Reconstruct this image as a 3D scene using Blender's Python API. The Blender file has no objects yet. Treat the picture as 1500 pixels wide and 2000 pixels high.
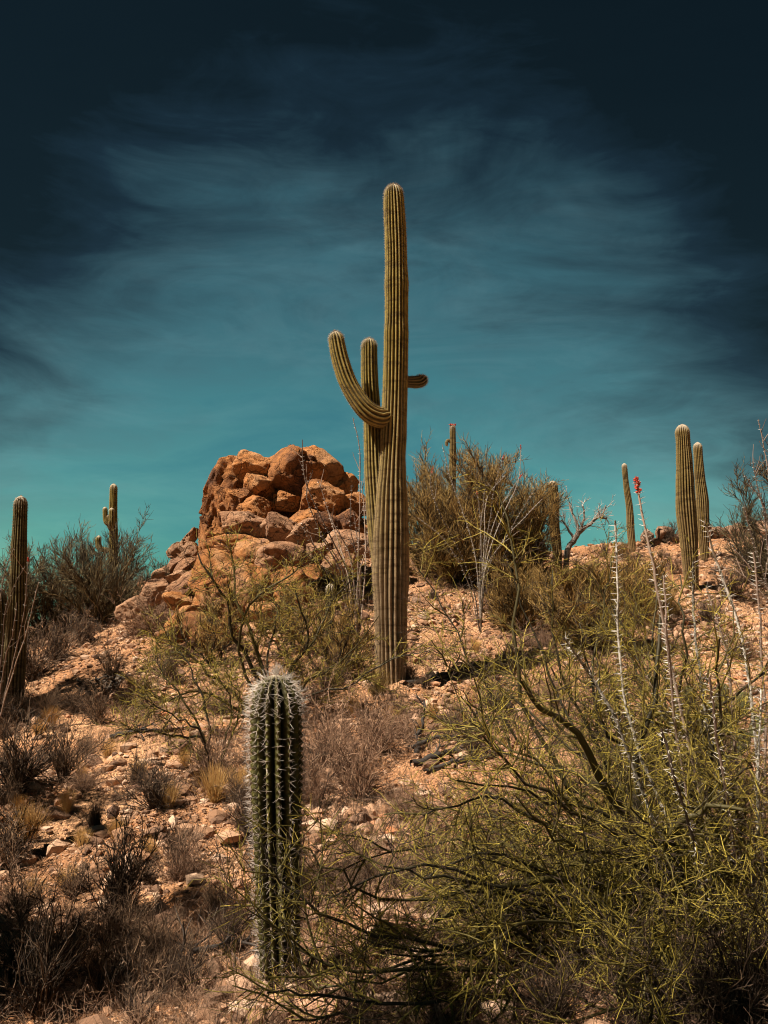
import bpy, bmesh, math, random
import numpy as np
from mathutils import Vector, Matrix

# ------------------------------------------------------------------ camera
S = bpy.context.scene
COL = S.collection
F = 1700.0                      # focal length in pixels of the 2000 px tall photograph
PITCH = math.radians(7.0)
cam_d = bpy.data.cameras.new("camera")
cam = bpy.data.objects.new("camera", cam_d)
COL.objects.link(cam)
cam_d.sensor_fit = 'VERTICAL'
cam_d.sensor_height = 36.0
cam_d.lens = 36.0 * F / 2000.0
cam_d.clip_start = 0.05
cam_d.clip_end = 5000
cam.location = (0, 0, 0)
cam.rotation_euler = (math.pi / 2 + PITCH, 0, 0)
S.camera = cam
S.render.resolution_x, S.render.resolution_y = 768, 1024

# ------------------------------------------------------------------ world
SUN_EL, SUN_AZ = math.radians(55), math.atan2(-.90, -.43)     # azimuth clockwise from +Y
W = bpy.data.worlds.new("World")
S.world = W
W.use_nodes = True
nt = W.node_tree
nt.nodes.clear()
N = nt.nodes.new


def lk(t, a, b):
    t.links.new(a, b)


def math_node(t, op, a, b=None):
    n = t.nodes.new('ShaderNodeMath')
    n.operation = op
    for i, v in enumerate((a, b)):
        if v is None:
            continue
        if isinstance(v, (int, float)):
            n.inputs[i].default_value = v
        else:
            lk(t, v, n.inputs[i])
    return n.outputs[0]


def ramp(t, fac, stops, interp='LINEAR'):
    n = t.nodes.new('ShaderNodeValToRGB')
    n.color_ramp.interpolation = interp
    el = n.color_ramp.elements
    while len(el) < len(stops):
        el.new(0.5)
    for e, (p, c) in zip(el, stops):
        e.position = p
        e.color = (c[0], c[1], c[2], 1)
    lk(t, fac, n.inputs[0])
    return n.outputs[0]


def noise_node(t, vec, scale, detail=4, rough=.55, dist=0.0):
    n = t.nodes.new('ShaderNodeTexNoise')
    n.inputs['Scale'].default_value = scale
    n.inputs['Detail'].default_value = detail
    n.inputs['Roughness'].default_value = rough
    n.inputs['Distortion'].default_value = dist
    if vec is not None:
        lk(t, vec, n.inputs['Vector'])
    return n.outputs[0]


def mix_node(t, kind, fac, a, b):
    n = t.nodes.new('ShaderNodeMix')
    n.data_type = 'RGBA'
    n.blend_type = kind
    for s, v in ((n.inputs[0], fac), (n.inputs[6], a), (n.inputs[7], b)):
        if isinstance(v, (int, float)):
            s.default_value = v
        elif isinstance(v, tuple):
            s.default_value = (v[0], v[1], v[2], 1)
        else:
            lk(t, v, s)
    return n.outputs[2]


sky = N('ShaderNodeTexSky')
sky.sky_type = 'NISHITA'
sky.sun_disc = False
sky.sun_elevation = SUN_EL
sky.sun_rotation = SUN_AZ
sky.altitude = 900
sky.air_density = 1.0
sky.dust_density = 0.6
sky.ozone_density = 3.0
tc = N('ShaderNodeTexCoord')
sep = N('ShaderNodeSeparateXYZ')
lk(nt, tc.outputs['Generated'], sep.inputs[0])
# sky tint with a vignette put in: darker overhead and to the sides
xo = math_node(nt, 'ADD', sep.outputs[0], .03)
x2 = math_node(nt, 'MULTIPLY', xo, xo)
q = math_node(nt, 'ADD', sep.outputs[2], math_node(nt, 'MULTIPLY', x2, 1.45))
mp = N('ShaderNodeMapping')
mp.inputs['Scale'].default_value = (1.0, 1.0, 3.2)
mp.inputs['Rotation'].default_value = (0, math.radians(14), 0)
lk(nt, tc.outputs['Generated'], mp.inputs[0])
cl = noise_node(nt, mp.outputs[0], 2.6, 6, .55, .9)
cl2 = noise_node(nt, mp.outputs[0], 7.0, 8, .6, 1.5)
q = math_node(nt, 'ADD', q, math_node(nt, 'MULTIPLY', math_node(nt, 'SUBTRACT', cl, .5), -.40))
q = math_node(nt, 'ADD', q, math_node(nt, 'MULTIPLY', math_node(nt, 'SUBTRACT', cl2, .5), -.15))
SKY = [(0.00, (.054, .172, .142)), (0.122, (.074, .198, .150)), (0.237, (.116, .246, .168)), (0.345, (.122, .214, .148)),
       (0.444, (.080, .122, .088)), (0.535, (.034, .049, .041)), (0.61, (.019, .027, .021)), (1.0, (.015, .022, .018))]
tint = ramp(nt, q, SKY)
skyc = mix_node(nt, 'MULTIPLY', 1.0, sky.outputs[0], tint)
cl3 = noise_node(nt, mp.outputs[0], 3.6, 12, .68, 1.3)
wisp = math_node(nt, 'MULTIPLY', ramp(nt, cl3, [(.44, (0, 0, 0)), (.74, (1, 1, 1))]), ramp(nt, q, [(.16, (.5, .5, .5)), (.30, (1, 1, 1)), (.52, (0, 0, 0))]))
skyc = mix_node(nt, 'ADD', math_node(nt, 'MULTIPLY', wisp, 1.5), skyc, (.065, .085, .085))
bg = N('ShaderNodeBackground')
bg.inputs['Strength'].default_value = 0.15
lk(nt, skyc, bg.inputs[0])
wo = N('ShaderNodeOutputWorld')
lk(nt, bg.outputs[0], wo.inputs[0])

# ------------------------------------------------------------------ sun
sun_d = bpy.data.lights.new("sun", 'SUN')
sun_d.energy = 5.0
sun_d.angle = math.radians(0.5)
sun_d.color = (1.0, .88, .72)
sun = bpy.data.objects.new("sun", sun_d)
COL.objects.link(sun)
SUN_DIR = Vector((math.sin(SUN_AZ) * math.cos(SUN_EL), math.cos(SUN_AZ) * math.cos(SUN_EL), math.sin(SUN_EL)))
sun.rotation_euler = SUN_DIR.to_track_quat('Z', 'Y').to_euler()
S.view_settings.view_transform = 'Standard'
S.view_settings.look = 'None'
S.view_settings.exposure = 1.08
S.view_settings.gamma = 1.0
S.cycles.filter_width = 1.05
S.cycles.max_bounces = 4
S.cycles.diffuse_bounces = 1

# ------------------------------------------------------------------ numeric helpers
rng = np.random.default_rng(7)
SEED_FG = 11
random.seed(7)


def hash3(i, j, k, seed=0):
    h = (i.astype(np.int64) * 374761393 + j.astype(np.int64) * 668265263 + k.astype(np.int64) * 2147483647 + seed * 974634777) & 0xFFFFFFFF
    h = ((h ^ (h >> 13)) * 1274126177) & 0xFFFFFFFF
    h = ((h ^ (h >> 16)) * 2246822519) & 0xFFFFFFFF
    return ((h ^ (h >> 15)) & 0xFFFFFF) / float(0xFFFFFF)


def vnoise(p, seed=0):
    i = np.floor(p).astype(np.int64)
    f = p - i
    f = f * f * (3 - 2 * f)
    r = 0
    for a in (0, 1):
        wa = f[..., 0] if a else 1 - f[..., 0]
        for b in (0, 1):
            wb = f[..., 1] if b else 1 - f[..., 1]
            for c in (0, 1):
                wc = f[..., 2] if c else 1 - f[..., 2]
                r = r + wa * wb * wc * hash3(i[..., 0] + a, i[..., 1] + b, i[..., 2] + c, seed)
    return r * 2 - 1


def fbm(p, octs=4, seed=0, gain=.5):
    s, a = 0, 1
    for o in range(octs):
        s = s + a * vnoise(p * 2 ** o + 17.3 * o, seed + o)
        a *= gain
    return s


def P(c, r, d):
    """world point seen at photo pixel (c, r) at forward distance d"""
    u, v = (c - 750) / F, (1000 - r) / F
    y = math.cos(PITCH) - v * math.sin(PITCH)
    z = math.sin(PITCH) + v * math.cos(PITCH)
    return np.array((u, y, z)) * (d / y)


# ------------------------------------------------------------------ terrain
CP = [P(*a) for a in (
    (750, 2000, 4.1), (0, 2000, 4.2), (1500, 2000, 4.0), (540, 1905, 4.9), (1100, 1880, 5.1), (100, 1880, 5.2), (1450, 1880, 5.0),
    (200, 1650, 8.0), (750, 1600, 8.3), (1300, 1600, 8.0), (450, 1480, 10.5), (900, 1460, 10.8), (60, 1480, 11.5),
    (30, 1400, 14.5), (770, 1342, 13.9), (1350, 1350, 13.4), (300, 1290, 17), (1000, 1250, 17), (750, 1225, 18), (410, 1245, 18),
    (1350, 1150, 20.5), (1200, 1140, 21), (560, 1120, 22), (700, 1115, 22.5), (385, 1095, 23.5), (300, 1170, 23), (200, 1215, 22.5), (60, 1240, 23),
    (1000, 1105, 24), (850, 1105, 24), (1100, 1082, 26), (1235, 1066, 27), (1400, 1058, 27), (1500, 1050, 27))]
CP += [np.array(a) for a in ((0, -1, -1.7), (6, 0, -1.7), (-6, 0, -2.0), (0, -12, -2.6), (16, -8, -2.0), (-16, -8, -3.0), (20, 12, .0),
                             (-18, 12, -2.6), (20, 26, 3.2), (-20, 26, -1.6), (12, 34, 2.4), (0, 34, .9), (-6, 33, .2), (-18, 36, -3.), (22, 40, 1.8),
                             (0, 46, -2.5), (-12, 48, -4.5), (14, 48, -1.5), (0, 70, -7), (30, 70, -6), (-30, 70, -8), (-40, 0, -5), (40, 0, -2), (0, -45, -4))]
CP = np.array(CP)


def tps_k(r2):
    return .5 * r2 * np.log(r2 + 1e-9)


def tps_fit(xy, z, lam=.02):
    n = len(xy)
    d2 = ((xy[:, None] - xy[None]) ** 2).sum(-1)
    A = np.zeros((n + 3, n + 3))
    A[:n, :n] = tps_k(d2) + lam * np.eye(n)
    A[:n, n] = A[n, :n] = 1
    A[:n, n + 1:] = xy
    A[n + 1:, :n] = xy.T
    return np.linalg.solve(A, np.concatenate([z, np.zeros(3)]))


TPS = tps_fit(CP[:, :2], CP[:, 2])


def H(x, y):
    x = np.atleast_1d(np.asarray(x, float))
    y = np.atleast_1d(np.asarray(y, float))
    out = np.empty(x.size)
    X, Y = x.ravel(), y.ravel()
    for s in range(0, X.size, 100000):
        a, b = X[s:s + 100000], Y[s:s + 100000]
        R = np.sqrt(a * a + b * b)
        k = np.minimum(1, 75 / np.maximum(R, 1e-6))
        ca, cb = a * k, b * k
        d2 = (ca[:, None] - CP[:, 0]) ** 2 + (cb[:, None] - CP[:, 1]) ** 2
        z = tps_k(d2) @ TPS[:-3] + TPS[-3] + ca * TPS[-2] + cb * TPS[-1]
        z = np.where(R > 60, z + (np.maximum(z, -12) * 0 - 14 - z) * np.clip((R - 60) / 60, 0, 1), z)
        p = np.stack([a, b, a * 0], -1)
        near = np.clip((R - 1.0) / 3, .2, 1)
        z = z + .16 * fbm(p * .55, 3, 5) * near + .045 * fbm(p * 2.3, 3, 9) + .022 * fbm(p * 9., 3, 12)
        # little run-off steps across the slope
        t = vnoise(np.stack([a * .35, b * 1.1 - a * .25, a * 0], -1), 31)
        z = z + .05 * np.abs(t) * near
        out[s:s + 100000] = z
    return out.reshape(x.shape)


def h1(x, y):
    return float(H(x, y)[0])


def ground_hit(c, r, d0=2.5, d1=34):
    """ground point seen at pixel (c, r)"""
    ds = np.linspace(d0, d1, 900)
    u, v = (c - 750) / F, (1000 - r) / F
    y = math.cos(PITCH) - v * math.sin(PITCH)
    z = math.sin(PITCH) + v * math.cos(PITCH)
    X, Z = u * ds / y, z * ds / y
    g = H(X, ds)
    i = np.argmax(Z < g) if (Z < g).any() else len(ds) - 1
    return np.array((X[i], ds[i], g[i]))


def ground_at(c, d):
    x = (c - 750) / F * d / math.cos(PITCH)
    return np.array((x, d, h1(x, d)))


# ------------------------------------------------------------------ object helpers
def mesh_from(name, v, f, attrs=None, smooth=True, face_size=None):
    me = bpy.data.meshes.new(name)
    v = np.asarray(v, np.float32)
    f = np.asarray(f, np.int32)
    k = f.shape[1]
    me.vertices.add(len(v))
    me.vertices.foreach_set('co', v.ravel())
    me.loops.add(f.size)
    me.loops.foreach_set('vertex_index', f.ravel())
    me.polygons.add(len(f))
    me.polygons.foreach_set('loop_start', np.arange(0, f.size, k, dtype=np.int32))
    me.polygons.foreach_set('loop_total', np.full(len(f), k, np.int32))
    me.polygons.foreach_set('use_smooth', np.full(len(f), smooth, bool))
    for n, a in (attrs or {}).items():
        at = me.attributes.new(n, 'FLOAT', 'POINT')
        at.data.foreach_set('value', np.asarray(a, np.float32))
    me.update(calc_edges=True)
    return me


def link(name, me, mat=None, parent=None, loc=(0, 0, 0), rot=(0, 0, 0), scale=(1, 1, 1)):
    if mat is not None and not me.materials:
        me.materials.append(mat)
    o = bpy.data.objects.new(name, me)
    COL.objects.link(o)
    o.location = loc
    o.rotation_euler = rot
    o.scale = scale
    if parent is not None:
        o.parent = parent
    return o


def tag(o, label=None, cat=None, group=None, kind=None):
    for k, v in (('label', label), ('category', cat), ('group', group), ('kind', kind)):
        if v:
            o[k] = v
    return o


def empty(name, loc, label, cat, group=None, rz=0):
    o = bpy.data.objects.new(name, None)
    COL.objects.link(o)
    o.empty_display_size = .2
    o.location = loc
    o.rotation_euler = (0, 0, rz)
    return tag(o, label, cat, group)


def copy_tree(o, parent=None):
    c = o.copy()
    COL.objects.link(c)
    if parent is not None:
        c.parent = parent
    for ch in list(o.children):
        copy_tree(ch, c)
    return c


# ------------------------------------------------------------------ materials
def new_mat(name):
    m = bpy.data.materials.new(name)
    m.use_nodes = True
    t = m.node_tree
    b = t.nodes['Principled BSDF']
    b.inputs['Roughness'].default_value = .85
    b.inputs['Specular IOR Level'].default_value = .25
    return m, t, b


def attr(t, name):
    n = t.nodes.new('ShaderNodeAttribute')
    n.attribute_name = name
    return n.outputs['Fac']


def bump(t, b, h, strength, dist=.02):
    n = t.nodes.new('ShaderNodeBump')
    n.inputs['Strength'].default_value = strength
    n.inputs['Distance'].default_value = dist
    lk(t, h, n.inputs['Height'])
    lk(t, n.outputs[0], b.inputs['Normal'])
    return n


def twig_mat(name, stops, rough=.8, objvar=.25):
    m, t, b = new_mat(name)
    c = ramp(t, attr(t, 'var'), stops)
    oi = t.nodes.new('ShaderNodeObjectInfo')
    f = math_node(t, 'ADD', math_node(t, 'MULTIPLY', oi.outputs['Random'], objvar * 2), 1 - objvar)
    comb = t.nodes.new('ShaderNodeCombineColor')
    for i in range(3):
        lk(t, f, comb.inputs[i])
    lk(t, mix_node(t, 'MULTIPLY', 1.0, c, comb.outputs[0]), b.inputs['Base Color'])
    b.inputs['Roughness'].default_value = rough
    return m


M_GREEN = twig_mat('palo_verde_twig', [(0, (.05, .04, .010)), (.45, (.18, .14, .027)), (1, (.46, .36, .06))], .55, .05)
M_LIMB = twig_mat('palo_verde_limb', [(0, (.025, .020, .010)), (.45, (.085, .070, .02)), (1, (.32, .25, .055))], .6, .05)
M_BUSH = twig_mat('bush_twig', [(0, (.06, .036, .013)), (.5, (.22, .133, .042)), (1, (.46, .30, .095))], .8, .1)
M_BUSHD = twig_mat('dark_bush_twig', [(0, (.03, .022, .014)), (.5, (.08, .06, .03)), (1, (.20, .15, .07))], .8, .1)
M_DRY = twig_mat('dry_twig', [(0, (.035, .022, .015)), (.6, (.125, .075, .044)), (1, (.36, .23, .14))], .85, .35)
M_DARK = twig_mat('dark_dry_twig', [(0, (.020, .014, .011)), (.6, (.075, .048, .032)), (1, (.24, .16, .10))], .85, .3)
M_PINK = twig_mat('pinkish_dry_stalk', [(0, (.06, .034, .022)), (.5, (.22, .125, .078)), (1, (.50, .32, .21))], .85, .1)
M_GOLD = twig_mat('golden_grass', [(0, (.34, .16, .04)), (.5, (.58, .32, .10)), (1, (.78, .52, .22))], .7, .1)
M_OCO = twig_mat('ocotillo_bark', [(0, (.20, .18, .15)), (.5, (.42, .38, .34)), (1, (.70, .65, .60))], .7, .05)
M_OCOM = twig_mat('grey_ocotillo_bark', [(0, (.05, .038, .03)), (.5, (.14, .11, .085)), (1, (.34, .29, .24))], .7, .05)
M_OCOD = twig_mat('ocotillo_brown_bark', [(0, (.06, .04, .03)), (.5, (.19, .13, .10)), (1, (.36, .27, .21))], .7, .05)
nd_ = M_OCO.node_tree
_p = noise_node(nd_, nd_.nodes.new('ShaderNodeNewGeometry').outputs['Position'], 38, 4, .7)
_b = nd_.nodes['Principled BSDF']
_src = _b.inputs['Base Color'].links[0].from_socket
lk(nd_, mix_node(nd_, 'MULTIPLY', 1.0, _src, ramp(nd_, _p, [(.38, (.14, .13, .10)), (.52, (.9, .9, .86)), (.7, (1.3, 1.3, 1.3))])), _b.inputs['Base Color'])
M_THORN = twig_mat('pale_thorn', [(0, (.45, .42, .38)), (1, (.75, .70, .64))], .6, .02)
M_SPINE = twig_mat('cactus_spine', [(0, (.22, .16, .12)), (.5, (.52, .44, .38)), (1, (.80, .74, .68))], .5, .02)
M_FUZZ = twig_mat('fine_cactus_spine', [(0, (.16, .11, .06)), (.6, (.34, .26, .17)), (1, (.62, .53, .42))], .6, .02)
M_DEAD = twig_mat('weathered_wood', [(0, (.14, .11, .09)), (.5, (.34, .29, .25)), (1, (.62, .56, .50))], .8, .05)
M_CHAR = twig_mat('blackened_wood', [(0, (.018, .015, .013)), (.6, (.05, .04, .034)), (1, (.14, .11, .09))], .8, .05)
M_RED, _t, _b = new_mat('ocotillo_flower')
_b.inputs['Base Color'].default_value = (.42, .055, .03, 1)


def cactus_mat(name, groove, crest, age):
    m, t, b = new_mat(name)
    c = mix_node(t, 'MIX', attr(t, 'rib'), groove, crest)
    tcn = t.nodes.new('ShaderNodeTexCoord')
    n1 = noise_node(t, tcn.outputs['Object'], 3.5, 6, .65)
    # bark-like corky ageing low on the stem
    a = math_node(t, 'ADD', attr(t, 'age'), math_node(t, 'MULTIPLY', math_node(t, 'SUBTRACT', n1, .5), .9))
    an = t.nodes.new('ShaderNodeClamp')
    lk(t, a, an.inputs[0])
    c = mix_node(t, 'MIX', an.outputs[0], c, age)
    n2 = noise_node(t, tcn.outputs['Object'], 14, 5, .7)
    c = mix_node(t, 'MULTIPLY', .8, c, ramp(t, n2, [(.25, (.62, .60, .55)), (.6, (1.1, 1.08, 1.0))]))
    # dark horizontal wrinkles and scars
    mpn = t.nodes.new('ShaderNodeMapping')
    mpn.inputs['Scale'].default_value = (2.0, 2.0, 9.0)
    lk(t, tcn.outputs['Object'], mpn.inputs[0])
    n3 = noise_node(t, mpn.outputs[0], 1.6, 4, .6)
    c = mix_node(t, 'MULTIPLY', .7, c, ramp(t, n3, [(.36, (.34, .28, .22)), (.50, (1, 1, 1))]))
    c = mix_node(t, 'MIX', attr(t, 'tip'), c, (.52, .44, .34))
    lk(t, c, b.inputs['Base Color'])
    b.inputs['Roughness'].default_value = .6
    bump(t, b, n2, .5, .012)
    return m


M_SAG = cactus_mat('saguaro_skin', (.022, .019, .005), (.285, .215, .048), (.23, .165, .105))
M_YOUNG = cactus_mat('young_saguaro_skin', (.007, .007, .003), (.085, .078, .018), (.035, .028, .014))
M_SAGD = cactus_mat('shaded_saguaro_skin', (.03, .027, .011), (.13, .105, .04), (.12, .09, .06))  # darker copy of the saguaro skin with shade put into its colour


M_SAGM = cactus_mat('brownish_saguaro_skin', (.028, .022, .008), (.22, .155, .05), (.20, .13, .075))


def rock_mat(name, cols):
    m, t, b = new_mat(name)
    tcn = t.nodes.new('ShaderNodeTexCoord')
    geo = t.nodes.new('ShaderNodeNewGeometry')
    pos = geo.outputs['Position']
    oi = t.nodes.new('ShaderNodeObjectInfo')
    n1 = noise_node(t, pos, 1.1, 5, .6, .4)
    f = math_node(t, 'ADD', n1, math_node(t, 'MULTIPLY', math_node(t, 'SUBTRACT', oi.outputs['Random'], .5), .20))
    c = ramp(t, f, cols)
    n2 = noise_node(t, pos, 6.0, 8, .7, .3)
    c = mix_node(t, 'MULTIPLY', .9, c, ramp(t, n2, [(.30, (.50, .46, .44)), (.52, (1, 1, 1)), (.8, (1.25, 1.2, 1.15))]))
    n3 = noise_node(t, pos, 45, 4, .7)
    c = mix_node(t, 'MULTIPLY', .5, c, ramp(t, n3, [(.35, (.6, .58, .55)), (.6, (1.1, 1.1, 1.1))]))
    vo = t.nodes.new('ShaderNodeTexVoronoi')
    vo.feature = 'DISTANCE_TO_EDGE'
    vo.inputs['Scale'].default_value = 1.7
    nd = t.nodes.new('ShaderNodeTexNoise')
    nd.inputs['Scale'].default_value = 2.0
    lk(t, pos, nd.inputs['Vector'])
    va = t.nodes.new('ShaderNodeVectorMath')
    va.operation = 'ADD'
    lk(t, pos, va.inputs[0])
    lk(t, nd.outputs['Color'], va.inputs[1])
    lk(t, va.outputs[0], vo.inputs['Vector'])
    cr = ramp(t, vo.outputs['Distance'], [(0, (0, 0, 0)), (.035, (1, 1, 1))])
    c = mix_node(t, 'MULTIPLY', .45, c, mix_node(t, 'MIX', .0, cr, cr))
    lk(t, c, b.inputs['Base Color'])
    b.inputs['Roughness'].default_value = .9
    hh = math_node(t, 'ADD', math_node(t, 'MULTIPLY', n2, 1.0), math_node(t, 'MULTIPLY', n3, .25))
    hh = math_node(t, 'ADD', hh, math_node(t, 'MULTIPLY', cr, .25))
    bump(t, b, hh, 1.0, .16)
    return m


M_ROCK = rock_mat('outcrop_granite', [(.25, (.14, .07, .045)), (.40, (.34, .145, .055)), (.52, (.50, .21, .068)), (.64, (.56, .29, .13)), (.78, (.30, .16, .11))])
M_STONE = rock_mat('loose_stone', [(.25, (.22, .12, .085)), (.45, (.40, .23, .145)), (.6, (.50, .32, .22)), (.8, (.40, .19, .09))])
M_PALE = rock_mat('pale_stone', [(.25, (.26, .145, .095)), (.5, (.40, .24, .155)), (.75, (.50, .34, .24))])

M_TAN = rock_mat('pale_granite', [(.25, (.26, .14, .09)), (.45, (.42, .22, .12)), (.6, (.52, .31, .19)), (.8, (.42, .19, .085))])
# ground
M_GROUND, t, b = new_mat('stony_desert_soil')
pos = t.nodes.new('ShaderNodeNewGeometry').outputs['Position']
n1 = noise_node(t, pos, .55, 5, .6, .3)
c = ramp(t, n1, [(.30, (.27, .130, .062)), (.45, (.43, .22, .110)), (.58, (.52, .30, .165)), (.72, (.47, .20, .075))])
n2 = noise_node(t, pos, 5, 8, .7)
c = mix_node(t, 'MULTIPLY', .8, c, ramp(t, n2, [(.3, (.55, .5, .46)), (.5, (.95, .95, .95)), (.75, (1.3, 1.27, 1.22))]))
vo = t.nodes.new('ShaderNodeTexVoronoi')
vo.inputs['Scale'].default_value = 38
vo.inputs['Randomness'].default_value = 1
lk(t, pos, vo.inputs['Vector'])
sepc = t.nodes.new('ShaderNodeSeparateColor')
lk(t, vo.outputs['Color'], sepc.inputs[0])
c = mix_node(t, 'MULTIPLY', .75, c, ramp(t, sepc.outputs[0], [(0, (.45, .42, .40)), (.5, (.9, .88, .86)), (1, (1.45, 1.4, 1.35))]))
n3 = noise_node(t, pos, 90, 3, .6)
c = mix_node(t, 'MULTIPLY', .5, c, ramp(t, n3, [(.3, (.5, .5, .5)), (.65, (1.2, 1.2, 1.2))]))
lk(t, c, b.inputs['Base Color'])
b.inputs['Roughness'].default_value = .95
hh = math_node(t, 'ADD', math_node(t, 'MULTIPLY', vo.outputs['Distance'], -.8), math_node(t, 'MULTIPLY', n2, 1.4))
hh = math_node(t, 'ADD', hh, math_node(t, 'MULTIPLY', n3, .3))
bump(t, b, hh, .9, .035)

M_GRAVEL, t, b = new_mat('gravel_stone')
c = ramp(t, attr(t, 'var'), [(0, (.12, .068, .045)), (.35, (.29, .155, .085)), (.7, (.42, .25, .155)), (.92, (.55, .38, .27)), (1, (.38, .15, .06))])
n3 = noise_node(t, t.nodes.new('ShaderNodeNewGeometry').outputs['Position'], 60, 4, .7)
c = mix_node(t, 'MULTIPLY', .6, c, ramp(t, n3, [(.3, (.6, .6, .6)), (.65, (1.15, 1.15, 1.15))]))
lk(t, c, b.inputs['Base Color'])
bump(t, b, n3, .5, .01)


# ------------------------------------------------------------------ ground sheet
def build_ground():
    a_f = np.radians(np.linspace(-42, 42, 800))
    a_b = np.radians(np.linspace(42, 318, 90))[1:-1]
    ang = np.concatenate([a_f, a_b])
    rad = np.concatenate([[.25, .6, 1.0, 1.5, 2.0], np.geomspace(2.4, 45, 860), np.geomspace(46, 1800, 60)])
    A, R = np.meshgrid(ang, rad)
    X, Y = R * np.sin(A), R * np.cos(A)
    Z = H(X, Y)
    nr, na = X.shape
    v = np.stack([X.ravel(), Y.ravel(), Z.ravel()], -1)
    i = np.arange(nr - 1)[:, None]
    j = np.arange(na)[None]
    j2 = (j + 1) % na
    f = np.stack([i * na + j, i * na + j2, (i + 1) * na + j2, (i + 1) * na + j], -1).reshape(-1, 4)[:, ::-1]
    c0 = len(v)
    v = np.vstack([v, [[0, 0, h1(0, 0)]]])
    jj = np.arange(na)
    cap = np.stack([np.full(na, c0), jj, (jj + 1) % na, (jj + 1) % na], -1)
    me = mesh_from('ground', v, f)
    # the cap is only a small disc under the photographer's feet
    bm = bmesh.new()
    bm.from_mesh(me)
    bm.verts.ensure_lookup_table()
    for q4 in cap:
        bm.faces.new([bm.verts[q4[0]], bm.verts[q4[2]], bm.verts[q4[1]]])
    bm.normal_update()
    bm.to_mesh(me)
    bm.free()
    tag(link('ground', me, M_GROUND), 'stony orange desert hillside', None, None, 'structure')


build_ground()


# ------------------------------------------------------------------ tubes
def tubes(pts, rad, k=3, var=None):
    """pts (N,S,3), rad (N,S) -> verts, faces, var per vertex"""
    n, s = pts.shape[:2]
    tan = np.gradient(pts, axis=1)
    tan /= np.linalg.norm(tan, axis=2, keepdims=True) + 1e-9
    ref = np.where(np.abs(tan[:, :1, 2:3]) > .8, np.array([[[1., 0, 0]]]), np.array([[[0., 0, 1]]]))
    ref = np.broadcast_to(ref, tan.shape)
    u = np.cross(tan, ref)
    u /= np.linalg.norm(u, axis=2, keepdims=True) + 1e-9
    w = np.cross(tan, u)
    th = np.linspace(0, 2 * np.pi, k, endpoint=False)
    ring = (u[:, :, None] * np.cos(th)[None, None, :, None] + w[:, :, None] * np.sin(th)[None, None, :, None]) * rad[:, :, None, None]
    v = (pts[:, :, None] + ring).reshape(-1, 3)
    b0 = (np.arange(n) * s * k)[:, None, None]
    i = np.arange(s - 1)[None, :, None]
    j = np.arange(k)[None, None, :]
    j2 = (j + 1) % k
    f = np.stack([b0 + i * k + j, b0 + i * k + j2, b0 + (i + 1) * k + j2, b0 + (i + 1) * k + j], -1).reshape(-1, 4)
    if var is None:
        var = rng.random(n)
    return v, f, np.repeat(var, s * k)


def tube_mesh(name, lst, k=3):
    V, Fs, A, o = [], [], [], 0
    for it in lst:
        v, f, a = tubes(*it[:2], it[3] if len(it) > 3 else k, it[2] if len(it) > 2 else None)
        V.append(v)
        Fs.append(f + o)
        A.append(a)
        o += len(v)
    return mesh_from(name, np.vstack(V), np.vstack(Fs), {'var': np.concatenate(A)})


def unit(v):
    return v / (np.linalg.norm(v, axis=-1, keepdims=True) + 1e-9)


def grow(start, d, length, nseg=3, wig=.2, up=.0):
    n = len(start)
    pts = [start]
    cur, dr = start, unit(d)
    for s in range(nseg):
        dr = unit(dr + rng.normal(0, wig, (n, 3)) + np.array([0, 0, up]))
        cur = cur + dr * (length / nseg)[:, None]
        pts.append(cur)
    return np.stack(pts, 1)


def spawn(pts, k, amin=25, amax=65, t0=.15, t1=1.0):
    """k children starts + directions off every polyline"""
    n, s = pts.shape[:2]
    par = np.repeat(np.arange(n), k)
    t = rng.uniform(t0, t1, n * k) * (s - 1)
    i = np.minimum(t.astype(int), s - 2)
    fr = (t - i)[:, None]
    a, bq = pts[par, i], pts[par, i + 1]
    st = a + (bq - a) * fr
    tan = unit(bq - a)
    rnd = unit(np.cross(tan, unit(rng.normal(0, 1, (n * k, 3)))))
    ang = np.radians(rng.uniform(amin, amax, n * k))[:, None]
    return st, tan * np.cos(ang) + rnd * np.sin(ang), par, t / (s - 1)


def taper(r0, s, end=.35):
    return r0[:, None] * np.linspace(1, end, s)[None]


def smooth_poly(p, n):
    """Catmull-Rom resample of a list of points"""
    p = np.asarray(p, float)
    q0 = np.vstack([2 * p[0] - p[1], p, 2 * p[-1] - p[-2]])
    m = len(p) - 1
    t = np.linspace(0, m - 1e-6, n)
    i = t.astype(int)
    f = (t - i)[:, None]
    a, b_, c_, d_ = q0[i], q0[i + 1], q0[i + 2], q0[i + 3]
    return .5 * ((2 * b_) + (-a + c_) * f + (2 * a - 5 * b_ + 4 * c_ - d_) * f ** 2 + (-a + 3 * b_ - 3 * c_ + d_) * f ** 3)


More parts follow.
